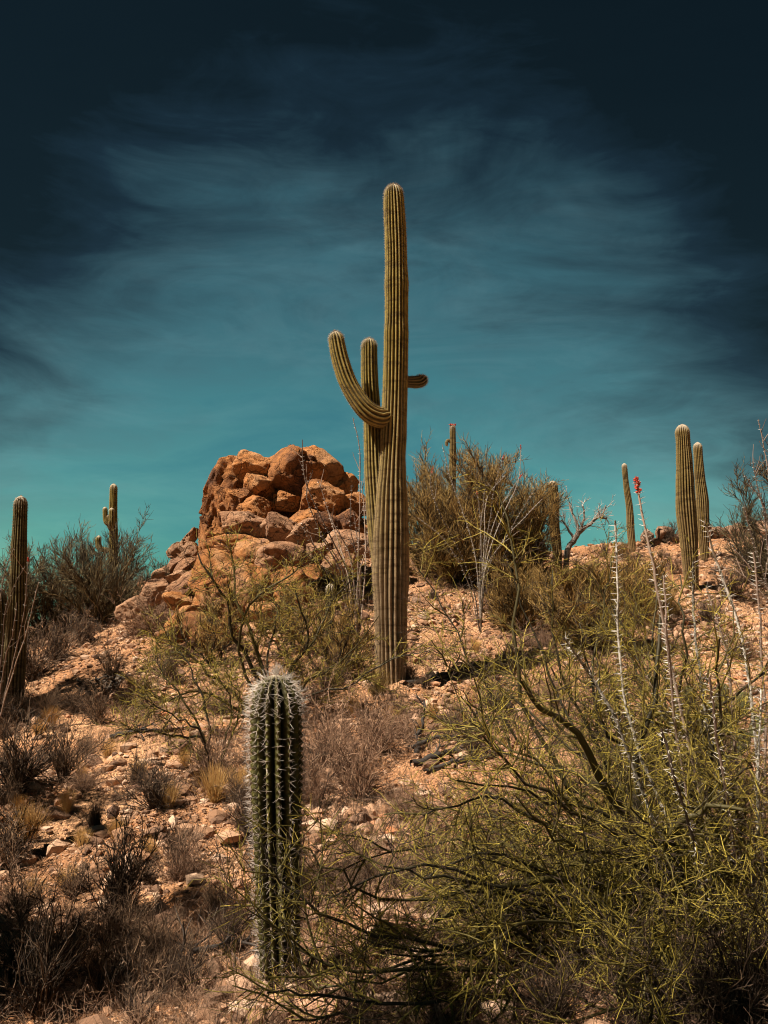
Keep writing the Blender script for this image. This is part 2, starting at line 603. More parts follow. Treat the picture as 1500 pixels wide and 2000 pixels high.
# ------------------------------------------------------------------ cacti
def ribbed(path, radii, nrib, depth, nring, per=8, seed=0, tip=.12, age=(0.0, .35), wob=.02, areole=0):
    """ribbed column swept along path; radii given at evenly spaced stations, closed with a domed top"""
    C = smooth_poly(path, nring)
    seg = np.r_[0, np.cumsum(np.linalg.norm(np.diff(C, axis=0), axis=1))]
    L = seg[-1]
    R = np.interp(np.linspace(0, 1, nring), np.linspace(0, 1, len(radii)), radii)
    kern = np.ones(9) / 9
    R = np.convolve(np.pad(R, 4, 'edge'), kern, 'valid')
    rt = R[-1]
    cap = rt * 1.35
    # redistribute rings so that the dome is dense
    s = np.r_[np.linspace(0, L - cap, nring - 26), L - cap + cap * np.sin(np.linspace(0, np.pi / 2, 28))[1:-1], L - 1e-4 * L]
    s = np.unique(s)
    Cc = np.stack([np.interp(s, seg, C[:, k]) for k in range(3)], -1)
    Rr = np.interp(s, seg, R)
    dome = np.clip((s - (L - cap)) / cap, 0, 1)
    prof = np.sqrt(np.clip(1 - dome ** 2, 0, 1))
    z1 = np.stack([s * 3.1, s * 0 + seed, s * 0], -1)
    Rr = Rr * (1 + wob * fbm(z1, 3, seed)) * prof
    tan = unit(np.gradient(Cc, axis=0))
    ref = np.array([0, 1., 0])
    u = unit(np.cross(np.broadcast_to(ref, tan.shape), tan))
    w = np.cross(tan, u)
    K = nrib * per
    th = np.linspace(0, 2 * np.pi, K, endpoint=False)
    ph = th[None] * nrib
    # slow lateral drift of the ribs
    drift = .25 * vnoise(np.stack([s * .9, s * 0 + seed * 3.3, s * 0], -1), seed)[:, None]
    rib = np.abs(np.cos(ph / 2 + drift * 0))
    sh = 1 - (1 - rib ** .8) * depth * (.35 + .65 * prof[:, None])
    wr = fbm(np.stack([np.cos(th)[None] * 2 + 0 * s[:, None], np.sin(th)[None] * 2 + 0 * s[:, None], s[:, None] * 2.2 + 0 * th[None]], -1), 3, seed + 3)
    rr = Rr[:, None] * sh * (1 + wob * .7 * wr)
    if areole:
        rr = rr * (1 + .035 * rib ** 3 * np.cos(2 * np.pi * s / areole)[:, None])
    ww = fbm(np.stack([np.cos(th)[None] * 1.5 + 0 * s[:, None], np.sin(th)[None] * 1.5 + 0 * s[:, None], s[:, None] * .8 + 0 * th[None]], -1), 2, seed + 11)
    tw = th[None] + drift * .12 + ww * .05
    v = Cc[:, None] + rr[..., None] * (u[:, None] * np.cos(tw)[..., None] + w[:, None] * np.sin(tw)[..., None])
    n = len(s)
    i = np.arange(n - 1)[:, None]
    j = np.arange(K)[None]
    j2 = (j + 1) % K
    f = np.stack([i * K + j, i * K + j2, (i + 1) * K + j2, (i + 1) * K + j], -1).reshape(-1, 4)
    ageA = np.clip(age[1] * (1 - s / L * 1.6) + age[0], 0, 1)
    tipA = np.clip((s - (L - tip)) / tip, 0, 1) ** 1.5
    attrs = {'rib': np.tile(rib[0] ** 2.0, (n, 1)).ravel() if rib.shape[0] == 1 else (rib ** 2.0).ravel(),
             'age': np.repeat(ageA, K), 'tip': np.repeat(tipA, K) * .8}
    crest = v[:, ::per]
    return v.reshape(-1, 3), f, attrs, crest, Cc, s


def cactus_spines(crest, axis, s, step, count, length, r, tipboost=1.6, frm=0.0, spread=.8, extra=14):
    """short needles in clusters along rib crests"""
    L = s[-1]
    st = np.arange(frm * L, L * .999, step)
    st = np.unique(np.r_[st, L - np.linspace(0, step * 5, extra)])
    nr = crest.shape[1]
    base, out, fac = [], [], []
    for k in range(nr):
        p = np.stack([np.interp(st, s, crest[:, k, c_]) for c_ in range(3)], -1)
        a = np.stack([np.interp(np.minimum(st, L - step * 1.5), s, axis[:, c_]) for c_ in range(3)], -1)
        base.append(p)
        out.append(unit(p - a))
        fac.append(np.clip((st - (L - .35)) / .35, 0, 1))
    base, out, fac = np.vstack(base), np.vstack(out), np.concatenate(fac)
    par = np.repeat(np.arange(len(base)), count)
    d = unit(out[par] + rng.normal(0, spread, (len(par), 3)) * .6 + np.array([0, 0, .10]))
    d = unit(d + out[par] * np.clip(.25 - (d * out[par]).sum(1), 0, 1)[:, None])
    ln = length * rng.uniform(.45, 1.15, len(par)) * (1 + (tipboost - 1) * fac[par])
    p0 = base[par]
    pts = np.stack([p0 - d * r, p0 + d * ln[:, None]], 1)
    rad = np.stack([np.full(len(par), r), np.full(len(par), r * .25)], 1)
    var = np.clip(rng.random(len(par)) * .7 + fac[par] * .4, 0, 1)
    return pts, rad, var


def add_column(name, parent, mat, path, radii, nrib, depth, nring, seed, spine=None, **kw):
    v, f, at, crest, axis, s = ribbed(path, radii, nrib, depth, nring, seed=seed, **kw)
    o = link(name, mesh_from(name, v, f, at), mat, parent)
    if spine:
        pts, rad, var = cactus_spines(crest, axis, s, **spine)
        link('spines', tube_mesh('spines', [(pts, rad, var)]), M_SPINE if spine.get('length', 0) > .03 else M_FUZZ, o)
    return o


def rel(pix, d, base):
    """pixel polyline at distance d -> local points around base"""
    return [P(c_, r_, d if dd is None else dd) - base for (c_, r_, *rest) in pix for dd in [rest[0] if rest else None]]


def px(w, d):
    return w / F * d


# --- the giant
D = 13.9
gb = P(766, 1352, D)
gb[2] = h1(gb[0], gb[1]) - .03
giant = empty('saguaro', gb, 'tall yellow-green saguaro with two upraised arms and one stub, in the middle of the slope', 'cactus', 'saguaro cacti')
fine = dict(step=.028, count=4, length=.026, r=.0011, tipboost=1.5)
trunk_px = [(766, 1362), (764, 1300), (763, 1200), (763, 1100), (764, 1000), (767, 900), (771, 780), (774, 640), (774, 520), (771, 430), (768, 361)]
tw = [27, 29, 32, 34, 35, 31, 26, 25, 24.5, 24, 22, 21, 20]
add_column('trunk', giant, M_SAG, rel(trunk_px, D, gb), [px(w, D) for w in tw], 20, .27, 300, 3, spine=fine, tip=.16, wob=.04, age=(.05, 1.25))
add_column('arm', giant, M_SAG, rel([(768, 812, D - .02), (742, 816, D - .12), (712, 798, D - .2), (682, 752, D - .22), (664, 700, D - .2), (654, 648, D - .18)], D, gb),
           [px(w, D) for w in (13, 21, 20, 18.5, 17.5, 16.5, 15)], 14, .27, 110, 5, spine=fine, tip=.10)
add_column('arm', giant, M_SAG, rel([(752, 1120, D + .1), (738, 1020, D + .12), (730, 920, D + .18), (727, 820, D + .26), (722, 740, D + .26), (721, 661, D + .26)], D, gb),
           [px(w, D) for w in (24, 22, 20, 18.5, 18, 17.5, 17, 16)], 15, .27, 150, 6, spine=fine, tip=.10, age=(0, .5))
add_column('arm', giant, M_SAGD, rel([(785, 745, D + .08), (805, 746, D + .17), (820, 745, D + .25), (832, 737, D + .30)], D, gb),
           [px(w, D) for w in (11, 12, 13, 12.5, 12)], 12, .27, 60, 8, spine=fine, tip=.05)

# --- the young spiny one in front
yb = ground_hit(545, 1918)
D = yb[1]
yb[2] -= .03
yp = rel([(548, 1950), (546, 1860), (543, 1700), (541, 1550), (540, 1420), (539, 1318)], D, yb)
yp[0] = yp[0] * 0
young = empty('young_saguaro', yb, 'short unbranched dark green young saguaro bristling with long white spines', 'cactus')
add_column('trunk', young, M_YOUNG, yp, [px(w, D) for w in (34, 36, 38, 41, 44, 46, 48, 49, 48, 44)], 14, .46, 420, 11,
           spine=dict(step=.036, count=7, length=.042, r=.0011, tipboost=1.5, spread=.9, extra=6), tip=.02, areole=.036, per=10, age=(0, .35), wob=.02)

# --- the background ones: base column, base row, top column, top row, distance, half width (px), material, label
BG = [
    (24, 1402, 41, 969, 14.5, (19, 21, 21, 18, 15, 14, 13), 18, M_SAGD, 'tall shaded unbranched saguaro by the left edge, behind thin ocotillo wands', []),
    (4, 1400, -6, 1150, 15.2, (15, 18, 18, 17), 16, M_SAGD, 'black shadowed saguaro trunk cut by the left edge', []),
    (219, 1185, 222, 945, 23.5, (6.5, 8.5, 9, 8.5, 8, 7.5), 14, M_SAG, 'distant saguaro with short clustered arms rising out of the left palo verde',
     [[(216, 1025), (207, 1018), (205, 990), 5], [(214, 1030), (212, 1022), (210, 1005), 4.5], [(216, 1032, 23.2), (218, 1022, 23.0), (218, 992, 23.0), 5.5],
      [(214, 1075), (197, 1072), (192, 1062), (193, 1046), 6]]),
    (886, 1100, 884, 829, 25, (7, 8, 8, 7.5, 6.5, 5.5), 13, M_SAGM, 'slim saguaro with a red crown of fruit above the big bush', [[(884, 868), (876, 860), (872, 866), (874, 871), 3.2]]),
    (966, 1100, 967, 915, 25, (9, 9, 9, 9), 14, M_SAG, 'saguaro whose round top barely shows above the big bush', []),
    (1090, 1082, 1079, 939, 22.5, (8, 9, 10, 10.5, 10.5, 9.5), 14, M_SAGM, 'stocky saguaro with pale fuzzy top beside the bare white dead tree', []),
    (1236, 1072, 1219, 905, 26.0, (7, 7.5, 7.5, 6.5, 5.5, 5.2), 13, M_SAGM, 'slender leaning brown saguaro alone on the ridge', []),
    (1351, 1140, 1332, 829, 20.0, (13, 15, 17, 19, 19, 16.5, 14.5, 13.5), 20, M_SAGM, 'stout saguaro on the right ridge, the taller and nearer of the pair', []),
    (1376, 1068, 1362, 864, 23.0, (8, 10, 12.5, 12.5, 10.5, 9, 8.5), 17, M_SAGM, 'saguaro partly hidden behind the stout one on the right ridge', []),
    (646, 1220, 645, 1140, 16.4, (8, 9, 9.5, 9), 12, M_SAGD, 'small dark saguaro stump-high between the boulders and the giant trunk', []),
]
for bi, (c0, r0, c1, r1, d, ws, nr, mt, lab, arms) in enumerate(BG):
    top = P(c1, r1, d)
    bx = P(c0, r0, d)
    bx[2] = min(h1(bx[0], bx[1]), top[2] - .3) - .05
    nm = empty('saguaro', bx, lab, 'cactus', 'saguaro cacti')
    mid = (top - bx) * .5 + np.array([px(2.0 * (-1) ** bi, d), 0, 0])
    fs = dict(step=.05, count=3, length=.022, r=.0013, tipboost=1.0, extra=6)
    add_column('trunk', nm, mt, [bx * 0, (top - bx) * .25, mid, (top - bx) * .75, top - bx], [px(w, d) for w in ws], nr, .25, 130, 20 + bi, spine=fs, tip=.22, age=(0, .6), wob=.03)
    for a in arms:
        add_column('arm', nm, mt, rel(a[:-1], d, bx), [px(a[-1] * k, d) for k in (.8, 1, 1, .95)], 10, .16, 50, 40 + bi, spine=fs, tip=.10)
    if bi == 3:
        n = 26
        st = np.tile(top - bx, (n, 1)) + rng.normal(0, .05, (n, 3)) * [1, 1, .3] - [0, 0, .04]
        g = grow(st, rng.normal(0, .5, (n, 3)) + [0, 0, 1], np.full(n, .06), 2)
        link('fruit', tube_mesh('fruit', [(g, np.full((n, 3), .009), None, 5)]), M_RED, nm)

# one more saguaro stands just outside the frame on the left; its shadow crosses the slope
ob = np.array((-5.4, 6.7, h1(-5.4, 6.7) - .05))
so = empty('saguaro', ob, 'saguaro standing just outside the left edge', 'cactus', 'saguaro cacti')
add_column('trunk', so, M_SAG, [np.array((0, 0, 0)), np.array((0, 0, 2.5)), np.array((.05, 0, 5.0))], [.15, .17, .18, .16], 18, .17, 120, 77, tip=.2)


# ------------------------------------------------------------------ rocks
ICO = {}


def ico(n):
    if n not in ICO:
        bm = bmesh.new()
        bmesh.ops.create_icosphere(bm, subdivisions=n, radius=1)
        ICO[n] = (np.array([v.co[:] for v in bm.verts]), np.array([[v.index for v in f.verts] for f in bm.faces]))
        bm.free()
    return ICO[n]


def rock_shape(sub, seed, cuts=9, lo=.55, hi=.9, rough=.10, soft=.06, boxy=2.5):
    r = np.random.default_rng(seed)
    v = ico(sub)[0].copy()
    v = v / (np.abs(v) ** boxy).sum(1, keepdims=True) ** (1 / boxy)
    nrm = unit(r.normal(0, 1, (cuts, 3)))
    dist = r.uniform(lo, hi, cuts)
    for n_, d_ in zip(nrm, dist):
        e = v @ n_ - d_
        v = v - np.where(e > 0, e * (1 - soft), 0)[:, None] * n_
    o = r.uniform(0, 50, 3)
    dirn = unit(v)
    v = v + dirn * (rough * fbm(v * 1.6 + o, 3, seed % 97))[:, None]
    if sub >= 4:
        # wandering cracks and pitted skin
        cr = np.abs(fbm(v * 1.3 + o + 9, 2, seed % 89))
        v = v - dirn * (.15 * np.clip(1 - cr / .045, 0, 1))[:, None]
        rg = 1 - np.abs(fbm(v * np.array([2.2, 2.2, 3.6]) + o + 3, 3, seed % 79))
        v = v + dirn * (.055 * (np.clip(rg, 0, 1) ** 2 - .5))[:, None]
        v = v + dirn * (rough * .35 * fbm(v * 6 + o, 3, seed % 83))[:, None]
    return v


def rock(name, loc, size, seed, mat, label, cat='rock', group=None, rot=(0, 0, 0), sub=4, **kw):
    v = rock_shape(sub, seed, **kw) * np.array(size)
    return tag(link(name, mesh_from(name, v, ico(sub)[1]), mat, None, loc, rot), label, cat, group)


OC = 'boulders piled in the rock outcrop'
# zoom coordinates of the outcrop: c = 340 + .32 X, r = 840 + .32 Y;  (X, Y, half width, half height, distance, tilt degrees, label, opts)
B = [
    (243, 650, 100, 140, 20.9, 18, 'orange flank of rock below the huge left shoulder'),
    (352, 440, 100, 178, 21.6, 16, 'huge orange boulder forming the sunlit left shoulder of the outcrop'),
    (500, 250, 112, 78, 21.4, 0, 'rounded orange boulder crowning the left side of the outcrop'),
    (492, 322, 62, 58, 20.7, 0, 'small round knob of rock bulging under the left crown boulder'),
    (545, 370, 70, 105, 21.1, -8, 'upright orange block below the left crown boulder'),
    (375, 425, 72, 78, 20.6, 10, 'lumpy orange boulder leaning on the huge left shoulder'),
    (715, 285, 142, 140, 21.4, 0, 'biggest smooth orange boulder at the summit of the outcrop'),
    (880, 275, 140, 95, 21.8, 24, 'brown boulder sloping down to the right from the summit'),
    (1035, 345, 85, 62, 21.7, 10, 'rough knobbly boulder at the right end of the summit'),
    (690, 430, 125, 48, 21.2, 4, 'flat orange ledge under the summit boulder'),
    (915, 432, 112, 88, 20.6, 6, 'rounded purplish boulder right of centre in the outcrop'),
    (1095, 465, 100, 78, 21.0, 4, 'broad brown boulder just left of the giant saguaro trunk'),
    (518, 468, 82, 56, 20.3, 12, 'angular grey-brown rock beside the dark hollow'),
    (420, 592, 118, 72, 20.0, 4, 'wide boulder with pale left face under the left shoulder'),
    (515, 628, 60, 55, 19.7, -14, 'wedge of brown rock left of the cream-edged boulder'),
    (650, 612, 96, 72, 19.8, 4, 'cream-edged boulder in the middle of the outcrop'),
    (830, 522, 112, 56, 20.3, -4, 'low orange slab under the purplish boulder'),
    (792, 650, 95, 66, 19.7, 0, 'rounded tan boulder right of the cream-edged one'),
    (935, 570, 90, 60, 20.1, 6, 'brown rock wedged below the purplish boulder'),
    (1060, 575, 90, 62, 20.2, 0, 'dark brown rock tucked below the broad boulder by the trunk'),
    (1085, 700, 130, 60, 19.8, 4, 'long tan ledge running in behind the giant trunk'),
    (885, 742, 80, 60, 19.2, 0, 'pinkish block at the right foot of the outcrop'),
    (370, 725, 150, 66, 19.7, -6, 'shaded boulder behind the upper palo verde twigs'),
    (495, 790, 120, 90, 19.4, 6, 'orange boulder low behind the palo verde crown'),
    (660, 820, 140, 95, 19.2, 0, 'broad pinkish boulder at the foot of the outcrop'),
    (290, 915, 150, 130, 18.9, 10, 'large orange boulder low on the left of the outcrop'),
    (470, 985, 140, 130, 18.6, 0, 'big brown boulder screened by palo verde twigs'),
    (700, 975, 115, 95, 18.4, -5, 'purplish grey boulder at the foot of the pile'),
    (235, 1065, 100, 98, 18.2, 8, 'split orange boulder at the lower left of the pile'),
    (105, 975, 98, 82, 18.9, -18, 'tilted pale slab on the left slope of the outcrop'),
    (60, 905, 88, 50, 19.4, 18, 'flat orange slab above the tilted pale one'),
    (95, 825, 76, 52, 20.2, -20, 'cream-coloured slab below the rock spike'),
    (0, 830, 62, 44, 20.6, -14, 'small cream slab on the left skyline'),
    (35, 1055, 70, 48, 18.6, 0, 'dark-sided rock at the left toe of the pile'),
    (60, 1150, 105, 56, 17.9, -6, 'low flat boulder left of the split one'),
    (150, 1205, 85, 72, 17.4, 0, 'round orange boulder at the lower toe of the pile'),
    (290, 1210, 78, 66, 17.3, 10, 'rounded brown boulder lowest in the pile'),
    (108, 645, 30, 70, 21.5, 20, 'narrow spike of pale rock left of the outcrop'),
    (55, 745, 66, 48, 21.3, -24, 'pale block at the foot of the rock spike'),
    (-55, 900, 62, 44, 20.8, -20, 'tan block on the left skyline slope'),
    (-110, 985, 95, 60, 20.0, -8, 'pinkish boulder above the reddish shrub'),
    (-230, 1095, 80, 55, 19.0, 8, 'pale humped rock on the bare patch left of the outcrop'),
    (820, 880, 60, 44, 18.6, 0, 'small orange rock between the twigs and the ocotillo'),
    (1010, 820, 95, 56, 18.9, 8, 'pale pink rock behind the leaning ocotillo wands'),
    (560, 1120, 110, 50, 17.5, 0, 'flat purplish rock under the palo verde branches'),
    (880, 1090, 70, 46, 17.4, -8, 'pink rock beside the small dark saguaro'),
    (-10, 1240, 80, 40, 17.0, 0, 'low rounded rock half sunk in the slope'),
]
OFFS = 0
for i, (X, Y, hw, hh, d, tl, lab) in enumerate(B):
    c_, r_ = 340 + .32 * X, 840 + .32 * Y
    p = P(c_, r_, d)
    sx, sz = px(hw * .32, d) * (1.27 if hw > 108 else 1.38), px(hh * .32, d) * (1.42 if hw > 108 else 1.5)
    sy = (sx + sz) * .5 * (1.05 if d < 20 else 1.3)
    spike = 'spike' in lab
    pale = any(k in lab for k in ('pale', 'cream', 'pink', 'tan '))
    rock('boulder', p, (sx, sy, sz), 100 + i * 7, M_TAN if pale else M_ROCK, lab, 'boulder', OC, (random.uniform(-.25, .25), math.radians(tl * 1.3 + random.uniform(-10, 10)), random.uniform(-.6, .6) * (0 if spike else 1)),
         5 if hw > 70 else 4, **(dict(cuts=11, lo=.42, hi=.8, rough=.06, boxy=4.) if spike or 'slab' in lab or 'block' in lab or 'wedge' in lab or 'angular' in lab else dict(cuts=14, lo=.74, hi=1.05, rough=.07, boxy=3.0) if hw > 108 else dict(cuts=15, lo=.52, hi=.92, rough=.07, boxy=3.8, soft=.0)))
# the bedrock mass behind, which closes the gaps
for X, Y, hw, hh, d, lab in ((640, 500, 400, 215, 22.1, 'dark bedrock core behind the upper boulders of the outcrop'), (480, 860, 440, 270, 20.7, 'bedrock hump behind the lower boulders of the outcrop'),
                             (960, 640, 300, 190, 21.6, 'bedrock shoulder behind the right boulders of the outcrop')):
    rock('boulder', P(340 + .32 * X, 840 + .32 * Y, d), (px(hw * .32, d), 1.3, px(hh * .32, d)), 991 + X, M_ROCK, lab, 'boulder', OC, (0, 0, 0), 5, cuts=12, rough=.22)

# small angular rubble round the foot of the outcrop
RB = 'angular rubble at the foot of the rock outcrop'
for i in range(70):
    c_, r_ = (random.uniform(262, 420), random.uniform(1085, 1250)) if i % 3 else (random.uniform(400, 720), random.uniform(1180, 1260))
    if c_ < 330 and r_ < 1085 + (330 - c_) * .8:
        continue
    p = ground_hit(c_, r_)
    w_ = random.uniform(.08, .28)
    rock('rock', p + [0, 0, w_ * .25], (w_ * 1.3, w_, w_ * .8), 1200 + i, M_TAN if i % 2 else M_STONE, 'angular chunk of rubble lying at the foot of the rock outcrop', 'rock', RB,
         (random.uniform(-.6, .6), random.uniform(-.6, .6), random.random() * 6), 3, cuts=11, lo=.4, hi=.8, rough=.05, boxy=4.)

# rocks on the right skyline


def crest_depth(c_):
    ds = np.linspace(8, 34, 400)
    u = (c_ - 750) / F
    z = H(u * ds, ds)
    return ds[np.argmax(z / ds)]


k = 0
SK = 'pale rocks along the right skyline'
for c_, r_, w_, h_ in ((1268, 1078, 16, 9), (1292, 1070, 15, 10), (1316, 1062, 14, 9), (1300, 1082, 18, 8), (1392, 1060, 13, 10), (1405, 1050, 14, 9), (1424, 1054, 15, 8), (1446, 1062, 16, 8),
                       (1462, 1058, 14, 9), (1482, 1060, 16, 9), (1322, 1084, 10, 6), (1378, 1080, 16, 7), (1412, 1072, 18, 7), (1500, 1062, 18, 10), (1280, 1092, 12, 6), (1440, 1082, 14, 7), (1340, 1072, 10, 7)):
    d = crest_depth(c_) - .1 - (k % 3) * .25
    p = P(c_, r_, d)
    p[2] = h1(p[0], p[1]) + px(h_, d) * .9 + (.10 if k % 2 else 0)
    rock('rock', p, (px(w_, d) * 1.3, px(w_, d), px(h_, d) * 1.7), 400 + k, M_PALE, 'pale broken rock lying along the right skyline by the stout saguaro', 'rock', SK, (random.random(), random.random(), random.random() * 6), 3, cuts=12, lo=.5, hi=.85)
    k += 1

# named loose stones
ST = [(240, 1410 + 240, 0, 0)]
NS = [
    (384, 1232, 26, 16, 'pale humped stone beside the dark red shrub'), (250, 1165, 16, 12, 'round grey boulder under the left palo verde'), (170, 1225, 14, 9, 'round grey stone under the left palo verde'),
    (350, 1460, 26, 20, 'purplish angular rock above the golden grass tufts'), (322, 1468, 18, 10, 'cream flat stone beside the purplish angular rock'),
    (62, 1677, 12, 9, 'reddish brown stone on the far left bank'), (90, 1653, 7, 6, 'white chip of stone on the edge of the long shadow'),
    (420, 1895, 20, 16, 'upright pinkish rock at the foot of the young saguaro'), (385, 1922, 16, 12, 'small pinkish rock left of the upright one'), (475, 1925, 26, 17, 'pink slab against the base of the young saguaro'),
    (420, 1945, 24, 10, 'flat tan stone below the upright pinkish rock'), (405, 1975, 20, 13, 'low pinkish stone near the bottom edge'), (858, 1912, 26, 26, 'grey weathered rock under the palo verde at the bottom'),
    (392, 1632, 15, 10, 'grey stone on the bright bank left of the young saguaro'), (360, 1628, 13, 9, 'tan stone on the bright bank'), (300, 1490, 20, 8, 'pinkish flat stone on the upper bare patch'),
    (225, 1560, 14, 7, 'low brown stone beside the dark upright tuft'), (1465, 1350, 26, 14, 'pale stone on the right slope'), (1330, 1480, 30, 20, 'dark pink rock behind the right ocotillo'),
    (275, 1508, 16, 8, 'flat stone in the middle of the left slope'), (460, 1570, 12, 8, 'pale stone between the golden tufts'), (160, 1700, 14, 10, 'brown stone on the near left bank'), (228, 1848, 9, 7, 'cream pebble in the dry stalks near the bottom left'),
    (140, 1855, 12, 8, 'pink stone in the dry stalks at the bottom left')]
for i, (c_, r_, w_, h_, lab) in enumerate(NS):
    p = ground_hit(c_, r_ + h_ * .6)
    d = p[1]
    p[2] += px(h_, d) * .35
    rock('rock', p, (px(w_, d) * 1.1, px(w_, d) * 1.0, px(h_, d) * 1.25), 500 + i, M_PALE if i % 3 else M_STONE, lab, 'rock', 'named stones', (0, random.uniform(-.3, .3), random.random() * 6), 4, cuts=14, lo=.45, hi=.85, rough=.07)

# scattered stones: shared meshes, each a thing
stone_me = [mesh_from('rock', rock_shape(3, 700 + i, cuts=13, lo=.45, hi=.85, rough=.08), ico(3)[1]) for i in range(8)]
for m_ in stone_me:
    m_.materials.append(M_STONE if random.random() < .5 else M_PALE)


def zone(x, y):
    """words for where a point of the slope lies"""
    c_ = 750 + F * x / max(y, .1) * math.cos(PITCH)
    if y < 6.5:
        band = 'in the foreground'
    elif y < 10.5:
        band = 'on the near slope'
    elif y < 16:
        band = 'on the middle slope'
    else:
        band = 'on the upper slope'
    side = 'at the far left' if c_ < 230 else 'left of the young saguaro' if c_ < 520 else 'between the young saguaro and the giant' if c_ < 760 else 'right of the giant saguaro' if c_ < 1120 else 'at the far right'
    return band + ' ' + side


for i in range(190):
    d = math.exp(random.uniform(math.log(4.2), math.log(26)))
    x = random.uniform(-.5, .5) * d
    if abs(x) > .45 * d + .1:
        continue
    s_ = random.choice((.03, .04, .05, .06, .09)) * (1 + d * .07)
    o = link('rock', stone_me[i % 8], None, None, (x, d, h1(x, d) + s_ * .15), (random.uniform(-.4, .4), random.uniform(-.4, .4), random.random() * 6.3), (s_ * random.uniform(.9, 1.6), s_, s_ * random.uniform(.45, .8)))
    tag(o, 'loose pinkish tan stone ' + zone(x, d), 'rock', 'loose stones ' + zone(x, d))


# gravel: rubble nobody could count
def gravel():
    n = 150000
    vb, fb = ico(1)
    d = np.exp(rng.uniform(np.log(2.6), np.log(30), n))
    a = np.tan(np.radians(rng.uniform(-30, 30, n)))
    x = a * d
    clump = fbm(np.stack([x * .9, d * .9, x * 0], -1), 3, 77)
    keep = rng.random(n) < np.clip(.58 + clump * .9, .12, 1)
    d, x = d[keep], x[keep]
    n = len(d)
    size = (.0036 + .0045 * rng.pareto(1.9, n)) * (.5 + d * .19)
    size *= np.where((x > .22 * d) & (d > 7) & (d < 22), 1.45, 1.0)
    size = np.clip(size, 0, .10)
    z = H(x, d)
    vb = ico(1)[0]
    sc = rng.uniform(.5, 1.35, (n, 1, 3)) * [1, 1, .65]
    jit = 1 + rng.normal(0, .17, (n, len(vb), 1))
    v = vb[None] * sc * jit * size[:, None, None]
    th = rng.uniform(0, 6.28, n)
    ct, s_ = np.cos(th)[:, None], np.sin(th)[:, None]
    vx = v[..., 0] * ct - v[..., 1] * s_
    vy = v[..., 0] * s_ + v[..., 1] * ct
    v = np.stack([vx + x[:, None], vy + d[:, None], v[..., 2] + (z + size * .25)[:, None]], -1)
    f = fb[None] + (np.arange(n) * len(vb))[:, None, None]
    me = mesh_from('gravel', v.reshape(-1, 3), f.reshape(-1, 3), {'var': np.repeat(rng.random(n), len(vb))}, smooth=False)
    tag(link('gravel', me, M_GRAVEL), 'pinkish gravel and rubble strewn over the slope', 'gravel', None, 'stuff')


gravel()


# ------------------------------------------------------------------ shrubs
def shrub_mesh(name, n0, k1, k2, h, spread, wig=.18, r0=.004, up=.04, mat=M_DRY, ratio=.45, amin=20, amax=50, k3=0):
    az = rng.uniform(0, 2 * np.pi, n0)
    tl = np.abs(rng.normal(0, 1, n0)) * spread + .1
    d = np.stack([np.cos(az) * np.sin(tl), np.sin(az) * np.sin(tl), np.cos(tl)], -1)
    st = np.stack([np.cos(az), np.sin(az), az * 0 - .6], -1) * h * .04
    L0 = h * rng.uniform(.30, 1.08, n0) * (1 + .25 * np.cos(az - rng.uniform(0, 6.28)))
    p0 = grow(st, d, L0, 5, wig, up)
    R0 = np.full(n0, r0)
    lst = [(p0, taper(R0, 6, .4))]
    s1, d1, par, t_ = spawn(p0, k1, amin, amax, .2)
    p1 = grow(s1, d1, L0[par] * ratio * (1.1 - .5 * t_) * rng.uniform(.6, 1.2, len(par)), 3, wig, up)
    lst.append((p1, taper(np.full(len(par), r0 * .6), 4)))
    if k2:
        s2, d2, pa2, _ = spawn(p1, k2, amin, amax, .2)
        p2 = grow(s2, d2, h * ratio * .32 * rng.uniform(.5, 1.2, len(pa2)), 2, wig, up)
        lst.append((p2, taper(np.full(len(pa2), r0 * .42), 3)))
        if k3:
            s3, d3, pa3, _ = spawn(p2, k3, amin, amax, .2)
            p3 = grow(s3, d3, h * ratio * .16 * rng.uniform(.5, 1.2, len(pa3)), 2, wig, up)
            lst.append((p3, taper(np.full(len(pa3), r0 * .33), 3)))
    me = tube_mesh(name, lst)
    me.materials.append(mat)
    return me


def tuft_mesh(name, n, h, spread, mat, r=.0016):
    az = rng.uniform(0, 2 * np.pi, n)
    tl = np.abs(rng.normal(0, 1, n)) * spread
    d = np.stack([np.cos(az) * np.sin(tl), np.sin(az) * np.sin(tl), np.cos(tl)], -1)
    st = np.stack([np.cos(az), np.sin(az), az * 0 - .3], -1) * h * .12 * rng.random((n, 1))
    p = grow(st, d, h * rng.uniform(.5, 1.05, n), 3, .1, -.03)
    me = tube_mesh(name, [(p, taper(np.full(n, r), 4, .3))])
    me.materials.append(mat)
    return me


LIB = {
    'bursage': [shrub_mesh('shrub', 44, 7, 3, 1, .62, r0=.011) for _ in range(3)],
    'dark': [shrub_mesh('shrub', 50, 7, 3, 1, .50, r0=.013, mat=M_DARK) for _ in range(3)],
    'pink': [shrub_mesh('shrub', 70, 6, 3, 1, .75, r0=.009, mat=M_PINK, wig=.25) for _ in range(2)],
    'thin': [shrub_mesh('shrub', 14, 5, 3, 1, .5, r0=.012, mat=M_DARK, wig=.14) for _ in range(2)],
    'gold': [tuft_mesh('grass_tuft', 420, 1, .33, M_GOLD, .006) for _ in range(2)],
    'broom': [tuft_mesh('grass_tuft', 420, 1, .22, M_DARK, .007) for _ in range(1)],
    'olive': [shrub_mesh('shrub', 60, 9, 5, 1, .7, r0=.010, mat=M_BUSH) for _ in range(2)],
}
cnt = {}


